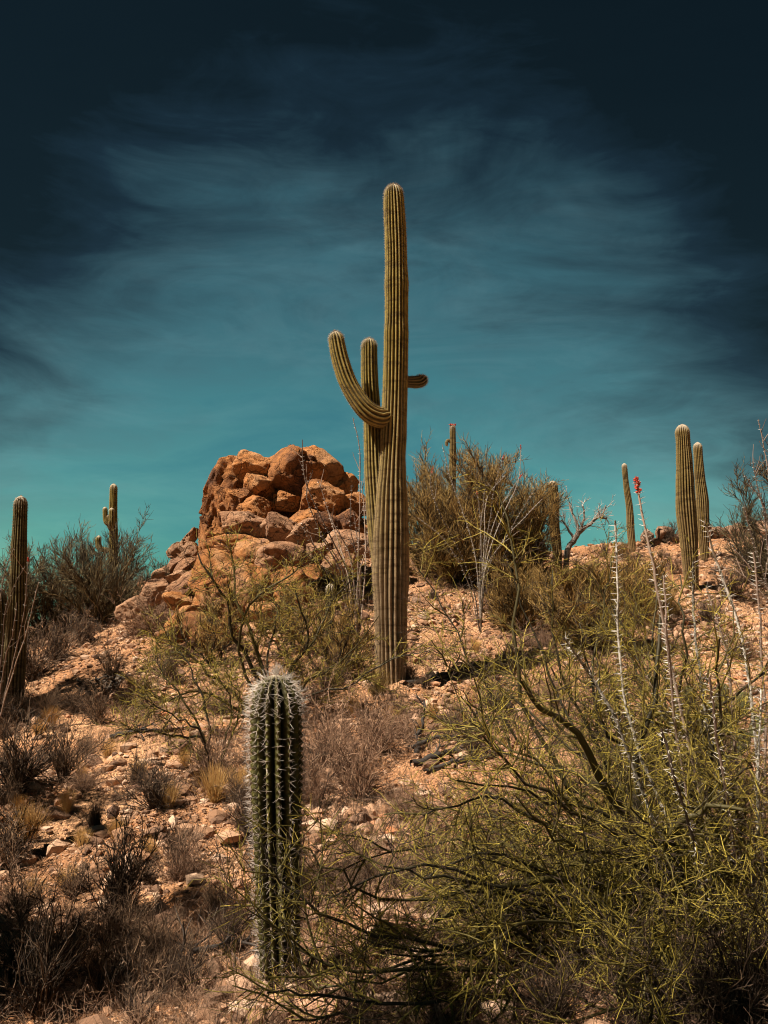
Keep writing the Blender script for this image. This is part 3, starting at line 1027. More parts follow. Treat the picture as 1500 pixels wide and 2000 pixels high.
def place(kind, p, h, label, cat, group=None, wide=1.0, name=None):
    L_ = LIB[kind]
    cnt[kind] = cnt.get(kind, 0) + 1
    o = link(name or ('grass_tuft' if kind in ('gold', 'broom') else 'shrub'), L_[cnt[kind] % len(L_)], None, None, (p[0], p[1], p[2] - .01 * h), (0, 0, random.random() * 6.3), (h * wide, h * wide, h))
    return tag(o, label, cat, group)


# pixel base column, row, height px, width factor, kind, label
NAMED = [
    (420, 1566, 50, 1.0, 'gold', 'bright golden grass tuft, the larger one just left of the young saguaro'),
    (473, 1562, 42, .9, 'gold', 'golden grass tuft touching the left side of the young saguaro'),
    (330, 1582, 34, .9, 'gold', 'small golden grass tuft beside the dry fan shrub'),
    (128, 1595, 36, .7, 'gold', 'thin golden tuft above the long shadow'),
    (57, 1645, 48, 1.0, 'gold', 'golden brown tuft near the left edge'),
    (160, 1535, 30, .7, 'gold', 'little golden tuft on the left bare slope'),
    (185, 1628, 55, .9, 'broom', 'dark upright brush-like tuft at the head of the long shadow'),
    (235, 1795, 175, .75, 'dark', 'large dark dry bush low on the left slope'),
    (345, 1720, 110, .7, 'thin', 'bare thin-stemmed shrub left of the young saguaro'),
    (190, 1415, 75, .9, 'bursage', 'fan-shaped dry shrub in the middle of the left slope'),
    (145, 1395, 50, .9, 'dark', 'dark shrub on the left slope under the cholla'),
    (300, 1580, 90, 1.0, 'dark', 'dry fan shrub above the golden tufts'),
    (410, 1540, 120, .8, 'pink', 'pinkish dry shrub close above the golden tufts'),
    (120, 1530, 120, .8, 'bursage', 'grey-brown shrub on the far left slope'),
    (30, 1560, 150, .9, 'dark', 'dense dark shrub filling the left edge'),
    (60, 1330, 90, .9, 'dark', 'dark shrub right of the left saguaro'),
    (265, 1245, 75, .9, 'pink', 'reddish dry shrub left of the outcrop'),
    (305, 1240, 80, .9, 'pink', 'dusky pink shrub against the pink boulder'),
    (215, 1320, 70, .9, 'bursage', 'dry grey shrub on the bare sand below the left trees'),
    (330, 1330, 70, .9, 'bursage', 'grey shrub between bare sand and palo verde'),
    (640, 1500, 150, .8, 'pink', 'tall pinkish stalky shrub right of the young saguaro'),
    (700, 1560, 150, .8, 'pink', 'broad pink dry shrub right of the young saguaro'),
    (610, 1580, 120, .8, 'pink', 'pink dry shrub touching the right side of the young saguaro'),
    (740, 1470, 110, .9, 'pink', 'pink stalky shrub below the giant saguaro'),
    (640, 1350, 70, .9, 'bursage', 'purplish shrub behind the top of the young saguaro'),
    (560, 1420, 90, .9, 'pink', 'pinkish shrub hidden behind the young saguaro'),
    (740, 1355, 55, .8, 'olive', 'low olive sprig at the left foot of the giant'),
    (800, 1330, 40, .9, 'bursage', 'small purple-grey shrub at the right foot of the giant'),
    (830, 1345, 34, .9, 'dark', 'dark low shrub in the shadow right of the giant'),
    (880, 1440, 70, .9, 'bursage', 'grey dry shrub beside the fallen branch'),
    (780, 1600, 80, .9, 'pink', 'pinkish shrub on the bare middle ground'),
    (930, 1480, 90, .9, 'bursage', 'dry shrub under the left palo verde twigs'),
    (850, 1700, 140, .9, 'pink', 'pinkish stalks in front of the bare middle ground'),
    (700, 1720, 120, .9, 'bursage', 'grey shrub right of the young saguaro base'),
    (960, 1640, 120, .9, 'pink', 'pink dry shrub under the palo verde'),
    (80, 1990, 190, .8, 'dark', 'black dry shrub in the bottom left corner'),
    (270, 2000, 150, .8, 'thin', 'bare twiggy shrub at the bottom edge'),
    (200, 1960, 130, .8, 'dark', 'dark brushy shrub near the bottom left'),
    (420, 1800, 110, .8, 'bursage', 'grey shrub left of the young saguaro base'),
    (450, 1860, 100, .8, 'dark', 'dark dry shrub touching the base of the young saguaro'),
    (40, 1800, 100, .9, 'bursage', 'brown stalky shrub at the left edge above the corner'),
    (330, 1900, 90, .9, 'bursage', 'brown shrub above the pinkish rocks'),
    (1430, 1170, 60, 1.2, 'dark', 'dark bush on the right ridge below the skyline rocks'),
    (1480, 1110, 60, 1.2, 'dark', 'dark bush at the right end of the skyline'),
    (1270, 1150, 60, 1.3, 'olive', 'olive bush below the slender leaning saguaro'),
    (1170, 1160, 75, 1.2, 'olive', 'olive bush right of the dead white tree'),
    (1215, 1090, 35, 1.2, 'olive', 'brownish bush at the foot of the slender saguaro'),
    (1310, 1060, 45, .9, 'dark', 'dark airy bush on the skyline left of the stout saguaro'),
    (1380, 1220, 50, 1.2, 'dark', 'dark bush in the shade below the stout saguaro'),
    (1300, 1200, 60, 1.2, 'olive', 'olive bush left of the stout saguaro'),
    (1040, 1180, 80, 1.1, 'olive', 'olive bush below the stocky saguaro'),
    (1110, 1230, 90, 1.1, 'olive', 'large olive bush in front of the dead white tree'),
    (970, 1200, 60, 1.1, 'bursage', 'grey bush at the right edge of the big bush'),
    (20, 1420, 80, 1.0, 'dark', 'dark shrub at the foot of the left edge saguaros'),
    (110, 1290, 80, 1.0, 'dark', 'black leafless shrub below the grey thin palo verde'),
    (160, 1262, 70, 1.1, 'dark', 'dark shrub under the spreading left palo verde'),
    (95, 1400, 60, 1.0, 'bursage', 'brown shrub right of the left saguaro base'),
    (240, 1380, 50, 1.0, 'bursage', 'low brown shrub behind the cholla'),
    (20, 1700, 110, 1.0, 'dark', 'dark shrub cut by the left edge under the long shadow'),
    (700, 2010, 90, 1.0, 'dark', 'dark shrub at the bottom edge right of the young saguaro'),
    (900, 2015, 110, 1.0, 'thin', 'bare dark shrub at the bottom edge under the palo verde'),
    (1080, 2010, 120, 1.0, 'dark', 'dark shrub at the bottom edge beneath the palo verde'),
    (1250, 2010, 150, 1.0, 'dark', 'black shrub at the bottom edge beside the palo verde trunks'),
    (1400, 2010, 170, 1.0, 'dark', 'black shrub below the near ocotillo'),
    (1490, 2000, 190, 1.0, 'dark', 'black shrub in the bottom right corner'),
    (610, 1960, 60, 1.0, 'bursage', 'small grey shrub right of the base of the young saguaro'),
    (1450, 1290, 60, 1.1, 'bursage', 'dry bush on the right rubble slope'),
]
for c_, r_, hp, wd, kind, lab in NAMED:
    p = ground_hit(c_, r_)
    hp *= 1.5 if kind == 'gold' else 1.1 if kind == 'broom' else 1
    place(kind, p, px(hp, p[1]), lab, 'grass' if kind in ('gold', 'broom') else 'shrub', 'grass tufts' if kind in ('gold', 'broom') else 'dry shrubs', wd * .95)

for i, (c_, r_, hp) in enumerate(((100, 1420, 30), (75, 1440, 26), (210, 1480, 28), (270, 1520, 30), (35, 1600, 34), (225, 1640, 30), (290, 1680, 32), (130, 1745, 36), (60, 1770, 40), (360, 1500, 26), (395, 1490, 24), (255, 1350, 22), (160, 1660, 30),
                                  (845, 1410, 26), (905, 1405, 24), (690, 1400, 30), (760, 1420, 30), (820, 1440, 26), (1000, 1290, 22), (930, 1275, 20))):
    p = ground_hit(c_, r_)
    lf = c_ < 500
    place('gold', p, px(hp * 1.4, p[1]), 'small straw-coloured grass tuft ' + ('on the open left slope' if lf else 'on the slope below the giant saguaro'), 'grass', 'straw tufts ' + ('on the left slope' if lf else 'below the giant'), .9)

# low shrubs one could count but hardly tell apart
KINDS = [('bursage', 'low grey dry shrub'), ('dark', 'low dark leafless shrub'), ('pink', 'low pinkish dry shrub'), ('bursage', 'low grey dry shrub')]
for i in range(230):
    d = math.exp(random.uniform(math.log(4.6), math.log(27)))
    x = random.uniform(-.47, .47) * d
    dens = float(fbm(np.array([[x * .35, d * .35, 2.2]]), 2, 61)[0])
    c_ = 750 + F * x / d
    if dens < -.15 or (d < 6 and abs(c_ - 545) < 140):
        continue
    kind, w_ = KINDS[i % 4]
    p = (x, d, h1(x, d))
    place(kind, p, random.uniform(.14, .38) * (1 + .02 * d), w_ + ' ' + zone(x, d), 'shrub', w_ + 's ' + zone(x, d), random.uniform(.8, 1.25))


# dry stalks and litter between the shrubs
BARE = [(ground_hit(c_, r_), r0_) for c_, r_, r0_ in ((215, 1290, 1.3), (150, 1330, .9), (130, 1440, .9), (230, 1480, .8), (300, 1500, .7), (110, 1590, .6), (250, 1600, .6), (390, 1640, .7), (440, 1600, .5), (60, 1720, .5), (160, 1720, .5),
    (880, 1550, .9), (820, 1530, .7), (930, 1530, .7), (870, 1225, 1.2), (1000, 1240, 1.0), (1400, 1230, 1.2), (1440, 1320, .9), (1330, 1260, .9), (1340, 1180, 1.2), (660, 1680, .3), (1200, 1110, 1.5))]


def bare(x, d):
    m_ = np.zeros_like(x)
    for p_, r0_ in BARE:
        m_ = np.maximum(m_, np.exp(-((x - p_[0]) ** 2 + ((d - p_[1]) * .8) ** 2) / (r0_ * r0_ * .7)))
    return m_


def litter(name, n, mat, hmin, hmax, label, seed, zones=None, lean=.6, rr=.0013):
    d = np.exp(rng.uniform(np.log(3.2), np.log(24), n))
    x = np.tan(np.radians(rng.uniform(-29, 29, n))) * d
    cl_ = fbm(np.stack([x * .8, d * .8, x * 0], -1), 3, seed)
    keep = rng.random(n) < np.clip(.30 + cl_ * 2.0, .04, 1) * (1 - .96 * np.clip(bare(x, d) * 1.4, 0, 1)) * np.clip((d - 1.5) / 5, .25, 1)
    x, d = x[keep], d[keep]
    n = len(x)
    st = np.stack([x, d, H(x, d) - .005], -1)
    dr = rng.normal(0, lean, (n, 3)) + [0, 0, 1]
    dr[:, 2] = np.abs(dr[:, 2])
    L_ = rng.uniform(hmin, hmax, n) * (.8 + d * .03)
    p = grow(st, dr, L_, 3, .3, 0)
    r_ = rr * (.6 + d * .11)
    s1, d1, par, _ = spawn(p, 2, 20, 60, .3)
    p1 = grow(s1, d1, L_[par] * .45, 2, .3)
    var = rng.random(n)
    me = tube_mesh(name, [(p, taper(r_, 4, .5), var), (p1, taper(r_[par] * .7, 3, .5), var[par])])
    tag(link(name, me, mat), label, 'dry plants', None, 'stuff')


litter('dry_stalks', 80000, M_PINK, .06, .20, 'pinkish dead annual stalks covering the slope between shrubs', 140)
litter('twig_litter', 60000, M_DRY, .04, .13, 'grey twig litter lying over the soil', 151, lean=1.6)
litter('dark_brush', 44000, M_DARK, .08, .26, 'dark dead brush in patches over the slope', 163, lean=.7, rr=.0014)


# ------------------------------------------------------------------ trees with real limbs
def branch_tree(root, limbs, k=(9, 6, 4), L=(.45, .22, .10), r=(.012, .005, .0028, .0018), wig=.16, up=.0, ang=(25, 65), limb_r=None, seg=(5, 4, 3), limb_pts=14, t0=.15):
    """limbs: list of polylines (local). returns list of tube sets: [limbs], [twigs]"""
    lp = np.stack([smooth_poly(l_, limb_pts) for l_ in limbs])
    n = len(limbs)
    wob = rng.normal(0, .012, lp.shape)
    wob[:, 0] = 0
    lp = lp + wob
    lr = np.asarray(limb_r if limb_r is not None else [r[0] * 2.2] * n, float)
    big = [(lp, taper(lr, limb_pts, .30), rng.random(n) ** 2 * .5, 7)]
    s1, d1, pa, t_ = spawn(lp, k[0], *ang, t0)
    L1 = L[0] * rng.uniform(.5, 1.25, len(pa)) * (1.15 - .5 * t_)
    p1 = grow(s1, d1, L1, seg[0], wig, up)
    big.append((p1, taper(r[1] * rng.uniform(.7, 1.3, len(pa)), seg[0] + 1, .45), .3 + rng.random(len(pa)) * .6, 5))
    s2, d2, pb, _ = spawn(p1, k[1], *ang, .1)
    p2 = grow(s2, d2, L[1] * rng.uniform(.5, 1.25, len(pb)), seg[1], wig, up)
    tw_ = [(p2, taper(np.full(len(pb), r[2]), seg[1] + 1, .5))]
    s3, d3, pc, _ = spawn(p2, k[2], ang[0], ang[1], .1)
    p3 = grow(s3, d3, L[2] * rng.uniform(.4, 1.3, len(pc)), seg[2], wig * .6, up)
    tw_.append((p3, taper(np.full(len(pc), r[3]), seg[2] + 1, .5)))
    return big, tw_


M_LEAF = twig_mat('mesquite_leaf', [(0, (.05, .055, .015)), (1, (.12, .12, .03))], .7, .05)


def make_tree(name, base, limbs, label, cat, mats, group=None, leaves=0, dark_share=.36, **kw):
    o = empty(name, base, label, cat, group)
    big, tw_ = branch_tree(base, [[np.asarray(q_) - base for q_ in l_] for l_ in limbs], **kw)
    link('branches', tube_mesh('branches', big), mats[0], o)
    if leaves:
        pts = tw_[0][0].reshape(-1, 3)
        c0 = pts[rng.integers(0, len(pts), leaves)] + rng.normal(0, .05, (leaves, 3))
        a = unit(rng.normal(0, 1, (leaves, 3))) * .045
        b2 = unit(np.cross(a, rng.normal(0, 1, (leaves, 3)))) * .013
        v = np.stack([c0 - a, c0 + b2, c0 + a, c0 - b2], 1).reshape(-1, 3)
        link('leaves', mesh_from('leaves', v, np.arange(len(v)).reshape(-1, 4), {'var': np.repeat(rng.random(leaves), 4)}), M_LEAF, o)
    if len(mats) > 2:
        # a random share of the twigs is coloured dark to deepen contrast
        dead, live = [], []
        for p_, r_ in tw_:
            m_ = rng.random(len(p_)) < dark_share
            dead.append((p_[m_], r_[m_], rng.random(m_.sum()) ** 2 * .55))
            live.append((p_[~m_], r_[~m_]))
        link('twigs', tube_mesh('twigs', live), mats[1], o)
        link('dark_twigs', tube_mesh('dark_twigs', dead), mats[2], o)
    else:
        link('twigs', tube_mesh('twigs', tw_), mats[1], o)
    return o


def auto_limbs(base, n, h, spread, crook=.18, low=.2, bias=(0, 0, 0)):
    out = []
    for i in range(n):
        az = 2 * math.pi * (i + random.random()) / n
        el = random.uniform(low, 1.0)
        tip = np.array((math.cos(az) * spread * math.cos(el * 1.35), math.sin(az) * spread * math.cos(el * 1.35), h * (.35 + .65 * math.sin(el * 1.5)))) * random.uniform(.75, 1.05) + np.array(bias) * random.random()
        p = [np.zeros(3)]
        for s_ in (.25, .5, .75, 1):
            q_ = tip * s_ + np.array((0, 0, -h * .10 * math.sin(s_ * math.pi))) + rng.normal(0, crook * h * .18, 3)
            p.append(q_)
        out.append([base + q_ for q_ in p])
    return out


def gnd(c_, d, sink=.04):
    p = ground_at(c_, d)
    p[2] -= sink
    return p


PV = 'palo verde trees'
# --- foreground palo verde on the right
rng = np.random.default_rng(SEED_FG)
random.seed(SEED_FG)
fb_ = gnd(1335, 5.3)


def L(*pts):
    return [fb_] + [P(*q_) for q_ in pts]


FG = [
    L((1150, 1900, 4.6), (900, 1890, 4.1), (700, 1900, 3.95), (590, 1870, 3.9), (520, 1800, 3.9)),
    L((1120, 1800, 4.8), (960, 1740, 4.4), (800, 1760, 4.2), (680, 1720, 4.1), (600, 1650, 4.1)),
    L((1130, 1860, 4.7), (980, 1820, 4.3), (820, 1860, 4.1), (690, 1830, 4.0)),
    L((1340, 1790, 5.2), (1260, 1640, 5.0), (1180, 1540, 4.9), (1132, 1440, 4.8), (1068, 1388, 4.7), (1016, 1330, 4.6)),
    L((1300, 1780, 5.1), (1250, 1610, 5.0), (1244, 1488, 5.0), (1262, 1430, 5.0), (1285, 1320, 5.1), (1300, 1200, 5.2)),
    L((1310, 1800, 5.0), (1298, 1660, 4.7), (1330, 1610, 4.5), (1380, 1585, 4.4), (1450, 1580, 4.3)),
    L((1260, 1790, 5.0), (1190, 1745, 4.7), (1080, 1708, 4.5), (1000, 1728, 4.4), (924, 1775, 4.3), (850, 1800, 4.2)),
    L((1270, 1900, 5.0), (1180, 1905, 4.7), (1100, 1884, 4.5), (1010, 1852, 4.3), (930, 1828, 4.2)),
    L((1360, 1650, 5.3), (1350, 1450, 5.2), (1385, 1398, 5.1), (1440, 1362, 5.0), (1500, 1310, 4.9)),
    L((1240, 1700, 5.3), (1100, 1520, 5.3), (1030, 1400, 5.3), (1008, 1250, 5.3), (1012, 1080, 5.4), (975, 960, 5.5)),
    L((1200, 1690, 5.4), (1050, 1480, 5.5), (950, 1350, 5.6), (880, 1220, 5.7), (820, 1110, 5.8)),
    L((1230, 1760, 5.0), (1100, 1640, 4.8), (980, 1560, 4.6), (900, 1570, 4.5), (820, 1590, 4.5)),
    L((1280, 1720, 5.6), (1180, 1480, 5.8), (1160, 1300, 6.0), (1180, 1180, 6.1), (1190, 1100, 6.1)),
    L((1330, 1700, 5.7), (1300, 1450, 5.9), (1270, 1280, 6.0), (1240, 1150, 6.2)),
    L((1200, 1850, 4.9), (1080, 1800, 4.6), (900, 1700, 4.4), (760, 1700, 4.3), (640, 1760, 4.3)),
    L((1200, 1880, 4.8), (1050, 1900, 4.4), (880, 1880, 4.2), (740, 1900, 4.1), (620, 1930, 4.1)),
    L((1200, 1900, 4.7), (1050, 1950, 4.3), (850, 1950, 4.0), (700, 1985, 3.9), (560, 1990, 3.9)),
    L((1240, 1820, 5.0), (1060, 1730, 4.9), (900, 1640, 4.9), (780, 1660, 4.8), (660, 1700, 4.8)),
    L((1120, 1640, 5.2), (980, 1480, 5.2), (920, 1330, 5.1), (870, 1300, 5.0)),
    L((1120, 1890, 4.6), (860, 1850, 4.1), (690, 1810, 3.95), (570, 1740, 3.9), (505, 1640, 3.9)),
    L((1150, 1930, 4.4), (860, 1960, 3.8), (640, 1950, 3.7), (520, 1930, 3.7)),
]
for i in range(96):
    tc_, tr_, td_ = random.uniform(740, 1580), random.triangular(1150, 2030, 1800), random.uniform(4.0, 6.3)
    if 40 < i < 56:
        tc_, tr_, td_ = random.uniform(680, 1540), random.uniform(1860, 2060), random.uniform(3.4, 4.3)
    if i > 72:
        tc_, tr_, td_ = random.uniform(880, 1450), random.uniform(1080, 1420), random.uniform(5.2, 6.8)
    tr_ = max(tr_, 1200 + (1000 - tc_) * 1.1) if i < 73 else tr_
    e_ = P(tc_, tr_, td_)
    e_[2] = max(e_[2], h1(e_[0], e_[1]) + .08)
    m1 = fb_ + (e_ - fb_) * .4 + rng.normal(0, .12, 3) + [0, 0, .25]
    m2 = fb_ + (e_ - fb_) * .72 + rng.normal(0, .10, 3) + [0, 0, .15]
    FG.append([fb_, m1, m2, e_])
lr = [.012, .012, .012, .036, .032, .030, .028, .026, .018, .019, .012, .013, .014, .013, .013, .014, .013, .011, .010, .012, .012] + [.014] * 96
make_tree('palo_verde_tree', fb_, FG, 'big tangled yellow-green palo verde filling the right foreground', 'tree', (M_LIMB, M_GREEN, M_DARK), PV,
          k=(12, 7, 4), L=(.48, .20, .085), r=(.014, .0048, .0024, .0016), wig=.11, ang=(32, 68), limb_r=lr, t0=.18)

rng = np.random.default_rng(22)
random.seed(22)
# --- mid palo verde behind the young saguaro
mb = gnd(548, 12.2)


def Lm(*pts):
    return [mb] + [P(*q_) for q_ in pts]


MID = [Lm((500, 1320, 12.2), (455, 1240, 12.1), (448, 1180, 12.0), (410, 1130, 11.9), (385, 1080, 11.9)),
       Lm((505, 1290, 12.2), (492, 1230, 12.3), (460, 1170, 12.4), (455, 1100, 12.4), (450, 1060, 12.4)),
       Lm((570, 1310, 12.1), (600, 1260, 12.0), (590, 1200, 12.0), (575, 1140, 12.0)),
       Lm((470, 1290, 12.1), (478, 1200, 11.9), (520, 1150, 11.8), (570, 1120, 11.8), (600, 1080, 11.7)),
       Lm((560, 1320, 12.2), (620, 1240, 12.4), (650, 1170, 12.5), (690, 1130, 12.5)),
       Lm((590, 1340, 12.0), (640, 1310, 11.8), (690, 1270, 11.7), (740, 1200, 11.6)),
       Lm((450, 1350, 12.0), (400, 1310, 11.8), (350, 1260, 11.7), (300, 1270, 11.6)),
       Lm((440, 1370, 11.9), (380, 1350, 11.6), (320, 1370, 11.4), (270, 1340, 11.3)),
       Lm((600, 1360, 11.9), (680, 1340, 11.7), (760, 1290, 11.6), (840, 1270, 11.5)),
       Lm((520, 1300, 12.5), (540, 1200, 12.8), (520, 1130, 13.0))]
make_tree('palo_verde_tree', mb, MID, 'open crooked palo verde behind the young saguaro, in front of the boulders', 'tree', (M_LIMB, M_GREEN, M_DARK), PV,
          k=(14, 8, 5), L=(.62, .28, .13), r=(.02, .0075, .004, .0028), wig=.2, ang=(25, 65), limb_r=[.034, .03, .028, .024, .024, .02, .026, .022, .018, .02])

# --- low sprawling palo verde left of the young saguaro
lb = gnd(430, 9.6)


def Ll(*pts):
    return [lb] + [P(*q_) for q_ in pts]


LOW = [Ll((400, 1450, 9.5), (360, 1440, 9.4), (300, 1430, 9.2), (240, 1425, 9.1)), Ll((380, 1400, 9.6), (330, 1330, 9.6), (300, 1290, 9.7)),
       Ll((400, 1380, 9.7), (370, 1300, 9.8), (340, 1260, 9.9)), Ll((450, 1400, 9.6), (440, 1340, 9.5), (400, 1290, 9.5)), Ll((460, 1420, 9.4), (470, 1370, 9.3), (440, 1310, 9.2)),
       Ll((390, 1430, 9.3), (340, 1400, 9.2), (270, 1360, 9.1))]
make_tree('palo_verde_shrub', lb, LOW, 'low sprawling palo verde bush left of the young saguaro', 'shrub', (M_LIMB, M_GREEN, M_DARK), PV,
          k=(12, 7, 4), L=(.42, .2, .09), r=(.012, .005, .0028, .002), limb_r=[.018, .016, .015, .014, .014, .014], wig=.2)

# --- big bushy palo verde behind the giant, on the ridge
specs = [
    ('palo_verde_tree', 905, 21.0, 30, 3.0, 1.9, M_BUSH, 'big rounded olive-brown palo verde on the ridge right of the giant saguaro', (15, 9, 6), (.9, .42, .2), (.45, 0, 0)),
    ('palo_verde_tree', 1000, 21.5, 18, 2.5, 1.3, M_BUSH, 'smaller olive palo verde leaning against the right of the big rounded one', (14, 9, 6), (.8, .38, .18), (.1, 0, 0)),
    ('palo_verde_tree', 838, 22.3, 14, 3.0, 1.0, M_BUSH, 'grey-tipped palo verde close behind the right side of the giant trunk', (13, 8, 5), (.8, .4, .18), (0, 0, 0)),
    ('palo_verde_tree', 205, 21.5, 20, 2.35, 2.0, M_BUSHD, 'spreading dark palo verde on the left skyline around a saguaro', (13, 8, 5), (.8, .36, .17), (0, 0, 0)),
    ('palo_verde_tree', 110, 22.0, 14, 2.1, 1.5, M_BUSHD, 'grey thin palo verde between the left saguaro and the dark one', (13, 8, 5), (.8, .36, .17), (0, 0, 0)),
    ('palo_verde_tree', 5, 21.0, 12, 2.4, 1.3, M_BUSHD, 'dark palo verde behind the left edge saguaros', (13, 8, 5), (.8, .36, .17), (0, 0, 0)),
    ('palo_verde_tree', 1545, 19.0, 18, 3.0, 1.5, M_BUSHD, 'dark bush-like palo verde leaning in from the right edge', (13, 8, 5), (.8, .36, .17), (-.6, 0, 0)),
    ('palo_verde_shrub', 1150, 15.5, 14, 1.2, 1.3, M_BUSH, 'wide olive palo verde bush in front of the dead tree', (13, 8, 5), (.6, .3, .14), (0, 0, 0)),
    ('palo_verde_shrub', 1010, 17.2, 12, 1.2, .9, M_BUSH, 'olive palo verde bush between the big ridge tree and the near twigs', (12, 8, 5), (.5, .26, .13), (0, 0, 0)),
    ('palo_verde_shrub', 1230, 17.5, 12, 1.1, 1.0, M_BUSH, 'low olive palo verde bush below the slender leaning saguaro', (12, 8, 5), (.5, .26, .12), (0, 0, 0)),
    ('palo_verde_shrub', 420, 16.4, 5, 1.15, .8, M_BUSH, 'olive bush growing against the left foot of the outcrop', (11, 7, 4), (.5, .24, .12), (0, 0, 0)),
    ('palo_verde_shrub', 575, 16.2, 5, 1.25, .9, M_BUSH, 'olive bush growing in front of the middle of the outcrop', (11, 7, 4), (.5, .24, .12), (0, 0, 0)),
    ('palo_verde_shrub', 655, 14.6, 6, 1.0, .9, M_BUSH, 'fine-twigged olive bush left of the lower giant trunk', (12, 8, 4), (.5, .24, .12), (0, 0, 0)),
]
for nm_, c_, d, n_, h_, sp_, mt, lab, kk, LL, bias in specs:
    b_ = gnd(c_, d)
    make_tree(nm_, b_, auto_limbs(b_, n_, h_, sp_, bias=bias), lab, 'tree' if nm_.endswith('tree') else 'shrub', (M_BUSHD, mt, M_DARK), PV, k=kk, L=LL, r=(.02, .011, .0070, .0055), wig=.13, up=.09, ang=(18, 50),
              limb_r=[.03] * n_, t0=.08, dark_share=.14)

rng = np.random.default_rng(33)
random.seed(33)
# unseen leafy mesquites added as shade casters outside the frame on the left and behind the camera; their crowns shade the near corners
for (x_, y_, zc, h_, sp_, n_, nl, lab) in (
        (-2.6, .3, 4.9, 8.0, 2.4, 22, 48000, 'unseen tall mesquite added for shade behind the camera on its left'), (-6.7, 2.0, 4.6, 7.6, 2.5, 24, 85000, 'unseen tall mesquite added for shade farther left behind the camera'),
        (-7.4, 6.4, 1.8, 5.2, 1.9, 18, 30000, 'unseen mesquite added for shade just outside the left edge'), (-9.9, 12.6, 4.4, 8.0, 2.4, 24, 70000, 'unseen mesquite added outside the left edge to shade the left saguaro')):
    ob = np.array((x_, y_, h1(x_, y_) - .04))
    cc = np.array((x_ + .6, y_ + .5, zc))
    lm = []
    for i in range(n_):
        dv = unit(rng.normal(0, 1, 3)) * np.array((sp_, sp_, sp_ * .62)) * rng.uniform(.75, 1.0)
        fork = ob + (cc - ob) * .55 + rng.normal(0, .12, 3)
        lm.append([ob, ob + (fork - ob) * .5 + rng.normal(0, .05, 3), fork, (fork + cc + dv) / 2 + rng.normal(0, .2, 3), cc + dv])
    make_tree('added_mesquite_tree', ob, lm, lab, 'tree', (M_DARK, M_DARK), 'unseen mesquites added for shade', leaves=nl, k=(9, 7, 3), L=(.9, .42, .16), r=(.03, .014, .006, .003), limb_r=[.07] * n_, t0=.5)

# --- dead white tree
db = gnd(1100, 22.0)


def Ld(*pts):
    return [db] + [P(*q_, 22.0) for q_ in pts]


DEAD = [Ld((1108, 1075), (1122, 1055), (1130, 1040), (1150, 1025), (1165, 1012), (1184, 1012)), Ld((1108, 1075), (1124, 1050), (1128, 1030), (1118, 1005), (1112, 980)),
        Ld((1108, 1075), (1120, 1052), (1110, 1035), (1098, 1015)), Ld((1110, 1072), (1130, 1045), (1140, 1015), (1140, 990)), Ld((1110, 1072), (1135, 1036), (1170, 1010), (1184, 988)),
        Ld((1108, 1076), (1126, 1048), (1146, 1030), (1176, 1005))]
make_tree('dead_tree', db, DEAD, 'bare bleached dead tree with forked limbs on the ridge', 'tree', (M_DEAD, M_DEAD), None, k=(5, 4, 2), L=(.45, .25, .12), r=(.02, .010, .006, .004), ang=(20, 50),
          limb_r=[.085, .07, .06, .06, .05, .05], t0=.45)


rng = np.random.default_rng(44)
random.seed(44)


